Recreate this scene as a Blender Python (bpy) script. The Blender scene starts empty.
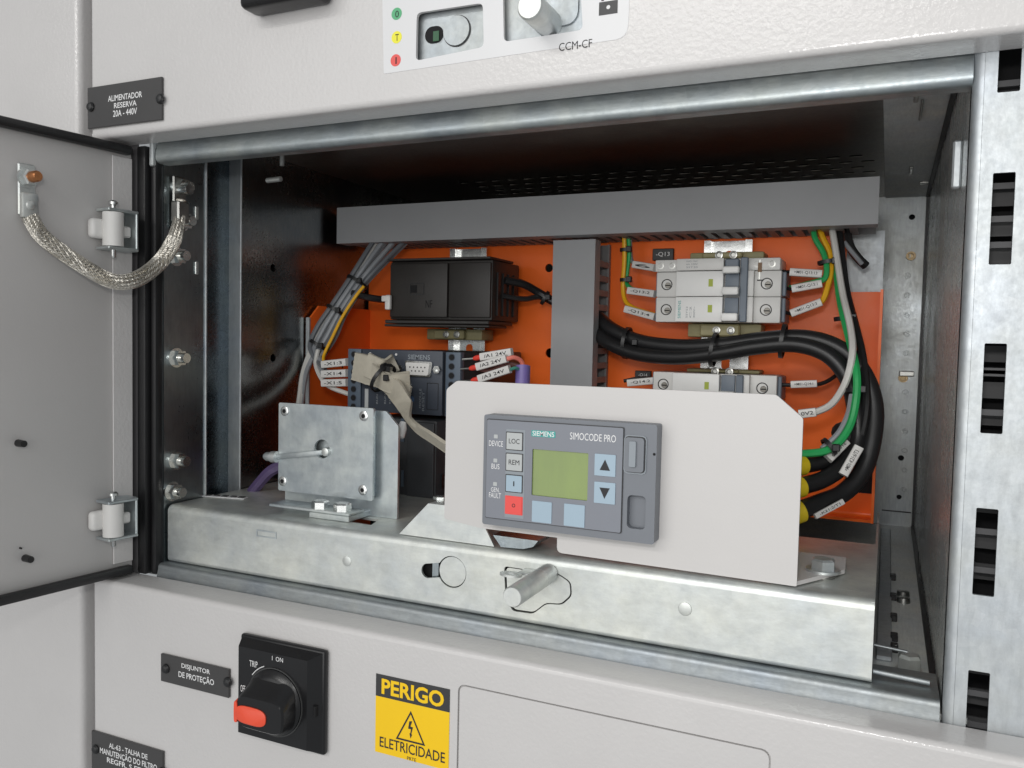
import bpy, bmesh, math, random
from mathutils import Vector as V, Matrix
random.seed(7)
# ---------------------------------------------------------------- camera
YAW, PITCH, ROLL, FPX = 0.42588, 0.050375, 0.021183, 826.88
CAM = V((0.46648, -0.37239, 0.15924))
_f = V((-math.sin(YAW), math.cos(YAW), 0)); _r = V((math.cos(YAW), math.sin(YAW), 0)); _u = V((0, 0, 1))
FW = _f*math.cos(PITCH) - _u*math.sin(PITCH); _u2 = _u*math.cos(PITCH) + _f*math.sin(PITCH)
RT = _r*math.cos(ROLL) + _u2*math.sin(ROLL); UP = _u2*math.cos(ROLL) - _r*math.sin(ROLL)
S = bpy.context.scene
COL = S.collection
cd = bpy.data.cameras.new('camera'); cam = bpy.data.objects.new('camera', cd); COL.objects.link(cam)
cd.sensor_width = 36; cd.lens = FPX/1024*36; cd.clip_start = 0.01; cd.clip_end = 50
cam.matrix_world = Matrix(((RT.x, UP.x, -FW.x, CAM.x), (RT.y, UP.y, -FW.y, CAM.y), (RT.z, UP.z, -FW.z, CAM.z), (0, 0, 0, 1)))
S.camera = cam
# ---------------------------------------------------------------- light (indoors: room ambience and ceiling lamps)
w = bpy.data.worlds.new('World'); S.world = w; w.use_nodes = True
bgn = w.node_tree.nodes['Background']; bgn.inputs[0].default_value = (0.93, 0.97, 1.0, 1); bgn.inputs[1].default_value = 0.34
def area(name, loc, target, sx, sy, power, col):
    l = bpy.data.lights.new(name, 'AREA'); l.shape = 'RECTANGLE'; l.size = sx; l.size_y = sy; l.energy = power; l.color = col
    o = bpy.data.objects.new(name, l); COL.objects.link(o); o.location = loc
    o.rotation_euler = (V(target) - V(loc)).to_track_quat('-Z', 'Y').to_euler()
area('room_window', (0.0, -3.4, 0.60), (0.28, 0.1, 0.15), 5.0, 3.2, 80, (1, 0.99, 0.97))
area('ceiling_lamp', (-0.1, -2.2, 1.32), (0.3, 0.1, 0.2), 1.3, 0.13, 9, (1, 0.98, 0.95))
area('camera_flash', (0.452, -0.400, 0.235), (0.36, 0.2, 0.13), 0.05, 0.03, 0.50, (1, 0.985, 0.96))
S.view_settings.view_transform = 'Standard'; S.view_settings.look = 'None'; S.view_settings.exposure = -0.06; S.view_settings.gamma = 1.0
S.render.engine = 'CYCLES'
S.cycles.max_bounces = 10; S.cycles.diffuse_bounces = 5; S.cycles.glossy_bounces = 6
# ---------------------------------------------------------------- pixel rays: a pixel gives a direction, the plane it lies in gives the distance
def ray(px, py): return RT*((px-512)/FPX) - UP*((py-384)/FPX) + FW
def W(px, py, y): r = ray(px, py); return CAM + r*((y-CAM.y)/r.y)
def WX(px, py, x): r = ray(px, py); return CAM + r*((x-CAM.x)/r.x)
def WZ(px, py, z): r = ray(px, py); return CAM + r*((z-CAM.z)/r.z)
def WP(px, py, p0, n): r = ray(px, py); return CAM + r*((V(p0)-CAM).dot(n)/r.dot(n))
def XZ(pts, y): return [(p.x, p.z) for p in (W(a, b, y) for a, b in pts)]
def mmpx(px, py, y): return (W(px, py+1, y) - W(px, py, y)).length   # metres per pixel
# ---------------------------------------------------------------- materials
MATS = {}
def mat(name, col, rough=0.5, metal=0.0, bump=0.0, bscale=400, var=0.0, vscale=40, stretch=(1, 1, 1), rvar=0.0, spec=0.5, coat=0.0, trans=0.0, bdist=0.0004, tint=None):
    if name in MATS: return MATS[name]
    m = bpy.data.materials.new(name); m.use_nodes = True; nt = m.node_tree; N = nt.nodes; L = nt.links
    b = N['Principled BSDF']
    b.inputs['Base Color'].default_value = (*col, 1); b.inputs['Roughness'].default_value = rough; b.inputs['Metallic'].default_value = metal
    b.inputs['Specular IOR Level'].default_value = spec; b.inputs['Coat Weight'].default_value = coat; b.inputs['Transmission Weight'].default_value = trans
    tc = N.new('ShaderNodeTexCoord'); mp = N.new('ShaderNodeMapping'); L.new(tc.outputs['Object'], mp.inputs[0]); mp.inputs['Scale'].default_value = stretch
    if var or rvar:
        n1 = N.new('ShaderNodeTexNoise'); n1.inputs['Scale'].default_value = vscale; n1.inputs['Detail'].default_value = 7; n1.inputs['Roughness'].default_value = 0.68
        L.new(mp.outputs[0], n1.inputs['Vector'])
        cr = N.new('ShaderNodeMapRange'); cr.inputs[1].default_value = 0.3; cr.inputs[2].default_value = 0.7; L.new(n1.outputs[0], cr.inputs[0])
        if var:
            mx = N.new('ShaderNodeMix'); mx.data_type = 'RGBA'; L.new(cr.outputs[0], mx.inputs[0])
            t = tint or (1, 1, 1)
            mx.inputs[6].default_value = (*[c*(1-var) for c in col], 1)
            mx.inputs[7].default_value = (*[min(1, c*(1+var)*k) for c, k in zip(col, t)], 1)
            L.new(mx.outputs[2], b.inputs['Base Color'])
        if rvar:
            rr_ = N.new('ShaderNodeMapRange'); rr_.inputs[3].default_value = max(0.03, rough-rvar); rr_.inputs[4].default_value = min(1, rough+rvar)
            L.new(cr.outputs[0], rr_.inputs[0]); L.new(rr_.outputs[0], b.inputs['Roughness'])
    if bump:
        n2 = N.new('ShaderNodeTexNoise'); n2.inputs['Scale'].default_value = bscale; n2.inputs['Detail'].default_value = 3
        L.new(mp.outputs[0], n2.inputs['Vector'])
        bp = N.new('ShaderNodeBump'); bp.inputs['Strength'].default_value = bump; bp.inputs['Distance'].default_value = bdist
        L.new(n2.outputs[0], bp.inputs['Height']); L.new(bp.outputs[0], b.inputs['Normal'])
    MATS[name] = m; return m
def zinc(name, base, rough, rvar, streak=(1, 1, 6), spang=0.05, bump=0.12, mott=1.0, metal=1.0):
    """galvanised sheet: mottled spangle, faint rolling streaks, white-rust clouds, scratches"""
    m = bpy.data.materials.new(name); m.use_nodes = True; nt = m.node_tree; N = nt.nodes; L = nt.links; b = N['Principled BSDF']
    tc = N.new('ShaderNodeTexCoord')
    def noise(scale, st, det=6, rg=0.65):
        mp = N.new('ShaderNodeMapping'); mp.inputs['Scale'].default_value = st; L.new(tc.outputs['Object'], mp.inputs[0])
        n = N.new('ShaderNodeTexNoise'); n.inputs['Scale'].default_value = scale; n.inputs['Detail'].default_value = det; n.inputs['Roughness'].default_value = rg
        L.new(mp.outputs[0], n.inputs['Vector'])
        r = N.new('ShaderNodeMapRange'); r.inputs[1].default_value = 0.3; r.inputs[2].default_value = 0.72; L.new(n.outputs[0], r.inputs[0]); return r.outputs[0]
    cl = noise(22, (1, 1, 1)); st = noise(90, streak); fi = noise(420, (1, 1, 1), 4)
    vo = N.new('ShaderNodeTexVoronoi'); vo.inputs['Scale'].default_value = 160; L.new(tc.outputs['Object'], vo.inputs['Vector'])
    def mix(fac, a, c_, k=None):
        x = N.new('ShaderNodeMix'); x.data_type = 'RGBA'
        if isinstance(fac, float): x.inputs[0].default_value = fac
        else: L.new(fac, x.inputs[0])
        for i, q in ((6, a), (7, c_)):
            if isinstance(q, tuple): x.inputs[i].default_value = (*q, 1)
            else: L.new(q, x.inputs[i])
        if k: x.blend_type = k
        return x.outputs[2]
    c1 = mix(cl, tuple(c*(1-(1-k)*mott) for c, k in zip(base, (0.80, 0.85, 0.91))), tuple(min(1, c*k) for c, k in zip(base, (1.10, 1.09, 1.03))))
    c2 = mix(st, (0.80, 0.80, 0.80), (1, 1, 1)); c3 = mix(1.0, c1, c2, 'MULTIPLY')
    sc_ = noise(200, (.5, .5, 2.2) if streak[2] > 1 else (1.6, 1.6, .3), 6, .75)
    spd = noise(34, (1, 1, 1), 9, .8); th = N.new('ShaderNodeMapRange'); th.inputs[1].default_value = 0.86; th.inputs[2].default_value = 1.0; th.inputs[3].default_value = 1.0; th.inputs[4].default_value = 1-0.38*mott; L.new(spd, th.inputs[0])
    cb = N.new('ShaderNodeCombineColor'); [L.new(th.outputs[0], cb.inputs[k]) for k in range(3)]
    c3 = mix(1.0, c3, cb.outputs[0], 'MULTIPLY'); c3 = mix(1.0, c3, mix(sc_, (0.92, 0.92, 0.92), (1.0, 1.0, 1.0)), 'MULTIPLY')
    bwn = N.new('ShaderNodeRGBToBW'); L.new(vo.outputs['Color'], bwn.inputs[0]); c4 = mix(spang, c3, bwn.outputs[0], 'OVERLAY')
    L.new(c4, b.inputs['Base Color']); b.inputs['Metallic'].default_value = metal
    a1 = N.new('ShaderNodeMath'); a1.operation = 'MULTIPLY_ADD'; a1.inputs[1].default_value = rvar; a1.inputs[2].default_value = rough-rvar*0.5; L.new(cl, a1.inputs[0])
    a2 = N.new('ShaderNodeMath'); a2.operation = 'MULTIPLY_ADD'; a2.inputs[1].default_value = 0.10; L.new(fi, a2.inputs[0]); L.new(a1.outputs[0], a2.inputs[2])
    L.new(a2.outputs[0], b.inputs['Roughness'])
    ad = N.new('ShaderNodeMath'); L.new(st, ad.inputs[0]); L.new(fi, ad.inputs[1])
    bp = N.new('ShaderNodeBump'); bp.inputs['Strength'].default_value = bump; bp.inputs['Distance'].default_value = 0.0002; L.new(ad.outputs[0], bp.inputs['Height']); L.new(bp.outputs[0], b.inputs['Normal'])
    MATS[name] = m; return m
ZN = zinc('zinc_tray', (0.80, 0.82, 0.80), 0.46, 0.18, (1, 1, 1.4), mott=0.6, metal=0.8)
ZU = zinc('zinc_upright', (0.60, 0.63, 0.66), 0.52, 0.12, (3, 3, 1), mott=0.4, metal=0.8)
ZR = zinc('zinc_rail', (0.60, 0.64, 0.65), 0.46, 0.16, (1, 5, 5), 0.07)
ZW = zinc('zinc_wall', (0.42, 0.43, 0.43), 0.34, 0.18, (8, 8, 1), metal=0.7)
ZD = zinc('zinc_plate_blue', (0.40, 0.44, 0.46), 0.26, 0.10, (6, 6, 1))
ZM = zinc('zinc_mechanism', (0.68, 0.72, 0.73), 0.38, 0.16, (1, 1, 1), metal=0.8)
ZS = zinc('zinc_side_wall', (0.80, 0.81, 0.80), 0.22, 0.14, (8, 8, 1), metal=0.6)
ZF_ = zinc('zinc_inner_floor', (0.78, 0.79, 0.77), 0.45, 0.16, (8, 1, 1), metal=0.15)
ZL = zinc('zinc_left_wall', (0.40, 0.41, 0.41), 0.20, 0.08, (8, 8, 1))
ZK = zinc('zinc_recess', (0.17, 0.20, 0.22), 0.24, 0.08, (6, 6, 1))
ZB = zinc('zinc_fastener', (0.80, 0.81, 0.79), 0.36, 0.10, (1, 1, 1), metal=0.75)
ZG = zinc('zinc_bottom_rail', (0.46, 0.48, 0.49), 0.50, 0.12, (1, 5, 5))
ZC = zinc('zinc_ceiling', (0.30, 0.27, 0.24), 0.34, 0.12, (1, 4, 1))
STL = mat('bright_steel', (0.72, 0.73, 0.72), 0.24, 1, 0.1, 500, 0.12, 120, rvar=0.08)
BOLT = mat('bolt_steel', (0.90, 0.90, 0.86), 0.22, 1, 0.1, 500, 0.10, 200, rvar=0.08)
STD = mat('dull_steel', (0.42, 0.42, 0.40), 0.36, 1, 0.1, 400, 0.2, 90, rvar=0.1)
COPPER = mat('copper_stud', (0.62, 0.27, 0.12), 0.38, 1, 0.15, 800, 0.2, 300)
BRAID = mat('tinned_braid', (0.64, 0.61, 0.55), 0.46, 1, 0, 400, 0.25, 400)
PAINT = mat('powder_coat_grey', (0.610, 0.595, 0.588), 0.21, 0, 0.34, 460, 0.028, 11, rvar=0.05, bdist=0.0006)
PAINTP = mat('powder_coat_plate', (0.605, 0.588, 0.576), 0.42, 0, 0.12, 700, 0.02, 14, rvar=0.05)
PAINTI = mat('powder_coat_inside', (0.60, 0.585, 0.575), 0.42, 0, 0.12, 600, 0.025, 8, rvar=0.06)
ORANGE = mat('orange_paint', (0.96, 0.165, 0.024), 0.34, 0, 0.12, 420, 0.07, 16, rvar=0.08, spec=0.22)
DUCT = mat('duct_pvc', (0.30, 0.305, 0.315), 0.50, 0, 0.06, 900, 0.04, 20)
DUCTD = mat('duct_pvc_fingers', (0.21, 0.205, 0.205), 0.55, 0, 0, 900, 0.06, 40)
RUB = mat('black_rubber', (0.012, 0.012, 0.013), 0.42, 0, 0.1, 500, 0.2, 60)
BLK = mat('black_plastic', (0.014, 0.014, 0.015), 0.40, 0, 0.12, 900, 0.15, 50)
BLKG = mat('black_gloss_plastic', (0.010, 0.010, 0.011), 0.28, 0, 0.08, 600, 0.1, 50)
RELAY = mat('relay_plastic', (0.026, 0.023, 0.021), 0.48, 0, 0.12, 900, 0.12, 60)
CTRL = mat('controller_plastic', (0.045, 0.055, 0.075), 0.50, 0, 0.1, 900, 0.08, 60)
CTRLT = mat('controller_terminal', (0.085, 0.115, 0.155), 0.50, 0, 0.08, 900, 0.08, 60)
CTRLL = mat('controller_module', (0.040, 0.043, 0.048), 0.50, 0, 0.1, 900, 0.08, 60)
HOLE = mat('dark_hole', (0.004, 0.004, 0.005), 0.8)  # near-black: paints in the dark of holes and gaps, also small black marks
MCB = mat('breaker_plastic', (0.68, 0.675, 0.655), 0.42, 0, 0.05, 900, 0.03, 60)
MCBW = mat('breaker_face', (0.80, 0.80, 0.785), 0.38, 0, 0.03, 900, 0.02, 60)
SLATE = mat('slate_plastic', (0.14, 0.17, 0.21), 0.45, 0, 0.05, 900, 0.05, 60)
OLIVE = mat('olive_plastic', (0.30, 0.27, 0.14), 0.55, 0, 0.1, 900, 0.12, 80)
OPG = mat('panel_grey', (0.185, 0.198, 0.222), 0.48, 0, 0.08, 1500, 0.03, 60)
OPF = mat('panel_foil', (0.215, 0.228, 0.262), 0.40, 0, 0.05, 1500, 0.02, 60)
OPL = mat('panel_light_grey', (0.27, 0.30, 0.33), 0.45)
LCD = mat('lcd_glass', (0.21, 0.285, 0.085), 0.14, 0, 0, 400, 0.14, 28, (1, 1, 0.3), tint=(1, 1, 0.8), coat=0.4)
BTNB = mat('button_blue_grey', (0.36, 0.47, 0.56), 0.5)
BTNG = mat('button_pale_grey', (0.47, 0.49, 0.49), 0.5)
BTNR = mat('button_red', (0.82, 0.085, 0.075), 0.45)
WHT = mat('white_print', (0.80, 0.80, 0.80), 0.6)
PRN = mat('black_print', (0.022, 0.022, 0.025), 0.6)
GPRN = mat('grey_print', (0.30, 0.32, 0.34), 0.6)
TEAL = mat('teal_print', (0.05, 0.36, 0.33), 0.5)
PLATE = mat('nameplate_laminate', (0.060, 0.058, 0.058), 0.30, 0, 0.02, 300, 0.06, 40)
YEL = mat('sign_yellow', (0.95, 0.60, 0.004), 0.42, 0, 0.04, 500, 0.02, 40)
SIGNK = mat('sign_black', (0.040, 0.040, 0.042), 0.42)
ORR = mat('switch_red', (0.85, 0.090, 0.040), 0.38)
WNYL = mat('white_nylon', (0.72, 0.71, 0.69), 0.40, 0, 0.05, 500, 0.03, 60)
RIBB = mat('ribbon_beige', (0.50, 0.465, 0.385), 0.55, 0, 0.2, 900, 0.08, 200)
TAG = mat('wire_marker', (0.66, 0.65, 0.63), 0.35, 0, 0.03, 900, 0.04, 90)
STK = mat('sticker_film', (0.70, 0.70, 0.71), 0.32, 0, 0.04, 300, 0.01, 40)
def ins(name, c, r=0.42): return mat('insulation_'+name, c, r, 0, 0.05, 400, 0.06, 90)
IB, IG, IY, IW, IGR = ins('black', (0.014, 0.014, 0.015), 0.36), ins('green', (0.02, 0.36, 0.10)), ins('yellow', (0.80, 0.42, 0.01)), ins('white', (0.62, 0.61, 0.58)), ins('grey', (0.27, 0.285, 0.305))
IR, IV, IDG, IPK = ins('red', (0.75, 0.06, 0.04)), ins('violet', (0.20, 0.15, 0.42)), ins('dark_grey', (0.14, 0.15, 0.165)), ins('pink', (0.80, 0.22, 0.17))
# ---------------------------------------------------------------- mesh helpers
def nb(): return bmesh.new()
def box(bm, x0, x1, y0, y1, z0, z1, bev=0.0, seg=2):
    r = bmesh.ops.create_cube(bm, size=1.0)
    for v in r['verts']: v.co = V(((x0+x1)/2 + v.co.x*(x1-x0), (y0+y1)/2 + v.co.y*(y1-y0), (z0+z1)/2 + v.co.z*(z1-z0)))
    if bev > 0:
        es = list({e for v in r['verts'] for e in v.link_edges})
        bmesh.ops.bevel(bm, geom=es, offset=min(bev, 0.45*min(abs(x1-x0), abs(y1-y0), abs(z1-z0))), segments=seg, profile=0.5, affect='EDGES')
    return bm
PL = {'xz': lambda a, b, d: V((a, d, b)), 'xy': lambda a, b, d: V((a, b, d)), 'yz': lambda a, b, d: V((d, a, b))}
def slab(bm, outer, holes, plane, d0, d1, sidefaces=True):
    """flat plate with openings: outline and holes as 2-D loops, pushed from d0 to d1"""
    f = PL[plane] if isinstance(plane, str) else plane
    def loop(pts, d): return [bm.verts.new(f(p[0], p[1], d)) for p in pts]
    A = [loop(q, d0) for q in [outer]+list(holes)]; B = [loop(q, d1) for q in [outer]+list(holes)]
    for LL in (A, B):
        es = [bm.edges.new((l[i], l[(i+1) % len(l)])) for l in LL for i in range(len(l))]
        bmesh.ops.triangle_fill(bm, use_beauty=True, edges=es)
    for a, b in zip(A, B):
        for i in range(len(a)):
            j = (i+1) % len(a)
            try: bm.faces.new((a[i], a[j], b[j], b[i]))
            except ValueError: pass
    bmesh.ops.recalc_face_normals(bm, faces=bm.faces[:])
    return bm
def rr(x0, x1, z0, z1, r, n=4):
    out = []
    for cx, cz, a in ((x1-r, z1-r, 0), (x0+r, z1-r, 90), (x0+r, z0+r, 180), (x1-r, z0+r, 270)):
        for i in range(n+1):
            t = math.radians(a+90*i/n); out.append((cx+r*math.cos(t), cz+r*math.sin(t)))
    return out
def rp(pts, r, n=4):
    """round the corners of a polygon"""
    out = []; k = len(pts)
    for i in range(k):
        p = V((*pts[i], 0)); a = V((*pts[i-1], 0)) - p; b = V((*pts[(i+1) % k], 0)) - p
        rad = r[i] if isinstance(r, (list, tuple)) else r
        if rad <= 0: out.append((p.x, p.y)); continue
        rad = min(rad, a.length*0.45, b.length*0.45); s = p + a.normalized()*rad; e = p + b.normalized()*rad
        for j in range(n+1):
            t = j/n; q = s*(1-t)**2 + p*(2*t*(1-t)) + e*t*t; out.append((q.x, q.y))
    return out
def circ(cx, cz, r, n=20): return [(cx+r*math.cos(2*math.pi*i/n), cz+r*math.sin(2*math.pi*i/n)) for i in range(n)]
def frame(d):
    d = V(d).normalized(); a = V((0, 0, 1)) if abs(d.z) < 0.9 else V((1, 0, 0)); u = d.cross(a).normalized(); return u, d.cross(u).normalized(), d
def cyl(bm, p0, p1, r0, r1=None, n=16, cap=True, rot=0.0):
    r1 = r0 if r1 is None else r1; p0, p1 = V(p0), V(p1); u, v, d = frame(p1-p0)
    def ring(p, r): return [bm.verts.new(p + u*(r*math.cos(2*math.pi*i/n+rot)) + v*(r*math.sin(2*math.pi*i/n+rot))) for i in range(n)]
    A, B = ring(p0, r0), ring(p1, r1)
    for i in range(n): bm.faces.new((A[i], A[(i+1) % n], B[(i+1) % n], B[i]))
    if cap: bm.faces.new(A[::-1]); bm.faces.new(B)
    return bm
def lathe(bm, p0, d, prof, n=20):
    """turned shape along axis d: prof = [(distance, radius)...]"""
    u, v, d = frame(d); rings = []
    for t, r in prof:
        rings.append([bm.verts.new(V(p0) + d*t + u*(r*math.cos(2*math.pi*i/n)) + v*(r*math.sin(2*math.pi*i/n))) for i in range(n)])
    for A, B in zip(rings, rings[1:]):
        for i in range(n): bm.faces.new((A[i], A[(i+1) % n], B[(i+1) % n], B[i]))
    bm.faces.new(rings[0][::-1]); bm.faces.new(rings[-1]); return bm
def smooth(pts, m=6):
    P = [V(p) for p in pts]; P = [P[0]*2-P[1]] + P + [P[-1]*2-P[-2]]; out = []
    for i in range(1, len(P)-2):
        a, b, c, d = P[i-1:i+3]
        for j in range(m):
            t = j/m; out.append(0.5*((2*b) + (c-a)*t + (2*a-5*b+4*c-d)*t*t + (3*b-a-3*c+d)*t**3))
    out.append(P[-2]); return out
def tube(bm, pts, r, n=8, m=6, flat=None):
    P = smooth(pts, m) if m > 1 else [V(p) for p in pts]; rings = []; u = None
    for i, p in enumerate(P):
        d = (P[min(i+1, len(P)-1)] - P[max(i-1, 0)]).normalized()
        if u is None: u = frame(d)[0]
        u = (u - d*u.dot(d)).normalized(); v = d.cross(u)
        rad = r(i/(len(P)-1)) if callable(r) else r
        rings.append([bm.verts.new(p + u*(rad*math.cos(2*math.pi*k/n)) + v*(rad*math.sin(2*math.pi*k/n))) for k in range(n)])
    for A, B in zip(rings, rings[1:]):
        for k in range(n): bm.faces.new((A[k], A[(k+1) % n], B[(k+1) % n], B[k]))
    bm.faces.new(rings[0][::-1]); bm.faces.new(rings[-1]); return bm
def hexbolt(bm, p, d, r, h, washer=0.0):
    """hexagon head with chamfer, optional washer, standing on p along d"""
    d = V(d).normalized(); p = V(p)
    if washer: cyl(bm, p, p+d*0.0012, washer, n=24); p = p+d*0.0012
    cyl(bm, p, p+d*h*0.82, r, n=6); cyl(bm, p+d*h*0.82, p+d*h, r, r*0.80, n=6); return bm
def sweep(bm, prof, axis, a0, a1):
    """open sheet profile (list of 2-D points) with its own thickness loop, swept along axis"""
    f = {'x': lambda t, p: V((t, p[0], p[1])), 'z': lambda t, p: V((p[0], p[1], t))}[axis]
    A = [bm.verts.new(f(a0, p)) for p in prof]; B = [bm.verts.new(f(a1, p)) for p in prof]; k = len(prof)
    for i in range(k): bm.faces.new((A[i], A[(i+1) % k], B[(i+1) % k], B[i]))
    bm.faces.new(A[::-1]); bm.faces.new(B); bmesh.ops.recalc_face_normals(bm, faces=bm.faces[:]); return bm
def sheet(path, th):
    """give a 2-D polyline a thickness -> closed loop"""
    L_, R_ = [], []
    for i, p in enumerate(path):
        a = V((*path[max(i-1, 0)], 0)); b = V((*path[min(i+1, len(path)-1)], 0)); d = (b-a).normalized(); n = V((-d.y, d.x, 0))*th
        L_.append(tuple(p)); R_.append((p[0]+n.x, p[1]+n.y))
    return L_ + R_[::-1]
def arc(c, r, a0, a1, n=6): return [(c[0]+r*math.cos(math.radians(a0+(a1-a0)*i/n)), c[1]+r*math.sin(math.radians(a0+(a1-a0)*i/n))) for i in range(n+1)]
def finish(name, bm, material, parent=None, origin=(0, 0, 0), ang=32):
    me = bpy.data.meshes.new(name); o_ = V(origin)
    for v in bm.verts: v.co -= o_
    bm.to_mesh(me); bm.free()
    for p in me.polygons: p.use_smooth = True
    me.set_sharp_from_angle(angle=math.radians(ang)); me.materials.append(material)
    ob = bpy.data.objects.new(name, me); COL.objects.link(ob)
    if parent: ob.parent = parent
    else: ob.location = o_
    return ob
class Thing:
    """an Empty at a thing's base; parts are modelled in world coordinates and stored relative to it"""
    def __init__(s, name, loc, label, cat, group=None):
        s.o = bpy.data.objects.new(name, None); COL.objects.link(s.o); s.o.location = loc; s.loc = V(loc)
        s.o.empty_display_size = 0.01; s.o['label'] = label; s.o['category'] = cat
        if group: s.o['group'] = group
    def part(s, name, bm, material, under=None, label=None, ang=32):
        p = finish(name, bm, material, under or s.o, s.loc, ang)
        if label: p['label'] = label
        return p
def single(name, bm, material, label, cat, origin, group=None, ang=32):
    p = finish(name, bm, material, None, origin, ang); p['label'] = label; p['category'] = cat
    if group: p['group'] = group
    return p
def text_bm(s, x0, x1, z0, z1, y, bold=0.0, th=0.00012, m=None):
    """lettering scaled into the rectangle x0..x1, z0..z1 on the plane y, facing the viewer"""
    cu = bpy.data.curves.new('t', 'FONT'); cu.body = s; cu.size = 1; cu.offset = bold; cu.resolution_u = 3
    to = bpy.data.objects.new('t', cu); me = bpy.data.meshes.new_from_object(to)
    bm = nb(); bm.from_mesh(me)
    xs = [v.co.x for v in bm.verts]; zs = [v.co.y for v in bm.verts]; a, b, c, d = min(xs), max(xs), min(zs), max(zs)
    if c < -0.05 and not any(ch in s for ch in 'Çgjpqy,'): pass
    for v in bm.verts:
        u = x0 + (v.co.x-a)/(b-a)*(x1-x0); q = z0 + (v.co.y-c)/max(1e-6, d-c)*(z1-z0)
        v.co = V((u, y, q)) if m is None else m(u, q)
    bpy.data.objects.remove(to); bpy.data.curves.remove(cu); bpy.data.meshes.remove(me); return bm
def letter(T, s, px0, px1, py0, py1, y, material, bold=0.0, under=None, name='lettering'):
    xm, ym = (px0+px1)/2, (py0+py1)/2
    return T.part(name, text_bm(s, W(px0, ym, y).x, W(px1, ym, y).x, W(xm, py1, y).z, W(xm, py0, y).z, y, bold), material, under)
def wire(name, pts, r, material, label, cat='wire', group=None, n=8, m=6):
    P = [W(*p) if not isinstance(p, V) else p for p in pts]
    return single(name, tube(nb(), P, r, n, m), material, label, cat, P[0], group)
def marker(p, q, label, wd=0.0042, group='white wire markers', text='x'):
    """printed plastic sleeve on a wire, between two points"""
    p, q = V(p), V(q); d = (q-p).normalized(); T = Thing('wire_marker', p, label, 'wire marker', group)
    side = d.cross(V((0, 1, 0))).normalized(); nrm = side.cross(d).normalized()
    if nrm.y > 0: nrm = -nrm; 
    bm = nb(); h = wd/2; L = (q-p).length; vs = []
    prof = rr(-h, h, -h*0.8, h*0.8, h*0.35, 2)
    A = [bm.verts.new(p+side*a+nrm*b) for a, b in prof]; B = [bm.verts.new(q+side*a+nrm*b) for a, b in prof]; k = len(prof)
    for i in range(k): bm.faces.new((A[i], A[(i+1) % k], B[(i+1) % k], B[i]))
    bm.faces.new(A[::-1]); bm.faces.new(B); bmesh.ops.recalc_face_normals(bm, faces=bm.faces[:]); T.part('sleeve', bm, TAG)
    # direction in which the print reads left to right for the viewer
    a, b = (p, d) if d.dot(RT) > 0 else (q, -d)
    upv = nrm.cross(b); upv = upv if upv.z > 0 else -upv
    tb = text_bm(text, L*0.14, L*0.86, -h*0.42, h*0.42, 0, 0.01, m=lambda u, v: a + b*u + upv*v + nrm*(h*0.8+0.00015))
    T.part('lettering', tb, PRN); return T
def tie(p, d, r, label, tail=True):
    """cable tie round a bundle at p running along d"""
    p = V(p); u, v, d = frame(d); bm = nb(); n = 18; wd = 0.0013; th = 0.0009
    rings = [[bm.verts.new(p + d*k + (u*math.cos(2*math.pi*i/n)+v*math.sin(2*math.pi*i/n))*rad) for i in range(n)] for k, rad in ((-wd, r), (-wd, r+th), (wd, r+th), (wd, r))]
    for A, B in zip(rings, rings[1:]+rings[:1]):
        for i in range(n): bm.faces.new((A[i], A[(i+1) % n], B[(i+1) % n], B[i]))
    bmesh.ops.recalc_face_normals(bm, faces=bm.faces[:])
    T = Thing('cable_tie', p, label, 'cable tie', 'black cable ties'); T.part('strap', bm, BLK)
    hd = p + (-FW*0.8 + RT*0.3).normalized()*(r+th)
    T.part('head', box(nb(), hd.x-0.0022, hd.x+0.0022, hd.y-0.0016, hd.y+0.0016, hd.z-0.0022, hd.z+0.0022, 0.0005, 1), BLK)
    return T
# ================================================================ THE CABINET (frame, rails, inner walls)
XR, XL, YB, ZC_, YT = 0.494, 0.031, 0.45, 0.297, 0.0315   # right wall, left wall, rear wall, ceiling, tray front
C = Thing('switchgear_cabinet', (0.25, 0.24, 0), 'grey switchgear cabinet frame of galvanised rails and inner walls', 'cabinet')
# rear wall with punched and embossed round marks
holes = []
for (a, b, r) in ((901, 458, .0026), (899, 497, .0022), (912, 217, .0026)):
    p = W(a, b, YB); holes.append(circ(p.x, p.z, r, 12))
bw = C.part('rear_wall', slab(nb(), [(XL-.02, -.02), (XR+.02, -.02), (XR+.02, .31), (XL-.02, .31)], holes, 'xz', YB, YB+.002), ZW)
C.part('rear_shade_sheet', box(nb(), XL, XR, YB+.03, YB+.032, -.02, .31), HOLE)  # unseen near-black sheet added so the wall holes look dark
for k in range(13):
    p = W(908-k*0.35, 256+k*19.5, YB); bm = nb(); lathe(bm, (p.x, YB, p.z), (0, -1, 0), [(0, .0026), (.0006, .0024), (.0006, .0015), (.0002, .0012)], 14); C.part('embossed_mark', bm, ZW)
p0 = W(891, 300, YB).x
C.part('rear_strip', slab(nb(), [(p0-.0095, .001), (p0, .001), (p0, .29), (p0-.0095, .29)], [], 'xz', YB-.003, YB-.0005), ZW)
for (px, py) in ((903, 378), (911, 256)):
    p = W(px, py, YB); bm = nb(); lathe(bm, (p.x, YB, p.z), (0, -1, 0), [(0, .0042), (.002, .0040), (.002, .0024), (.0005, .0022)], 14); C.part('rear_ferrule', bm, mat('brass', (.36, .27, .16), .45, 1, var=.2, vscale=300))
C.part('rear_bar', box(nb(), W(899, 373, YB).x, W(914, 373, YB).x, YB-.006, YB-.0005, W(905, 376, YB).z, W(905, 371, YB).z, .0006, 1), STD)
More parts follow.
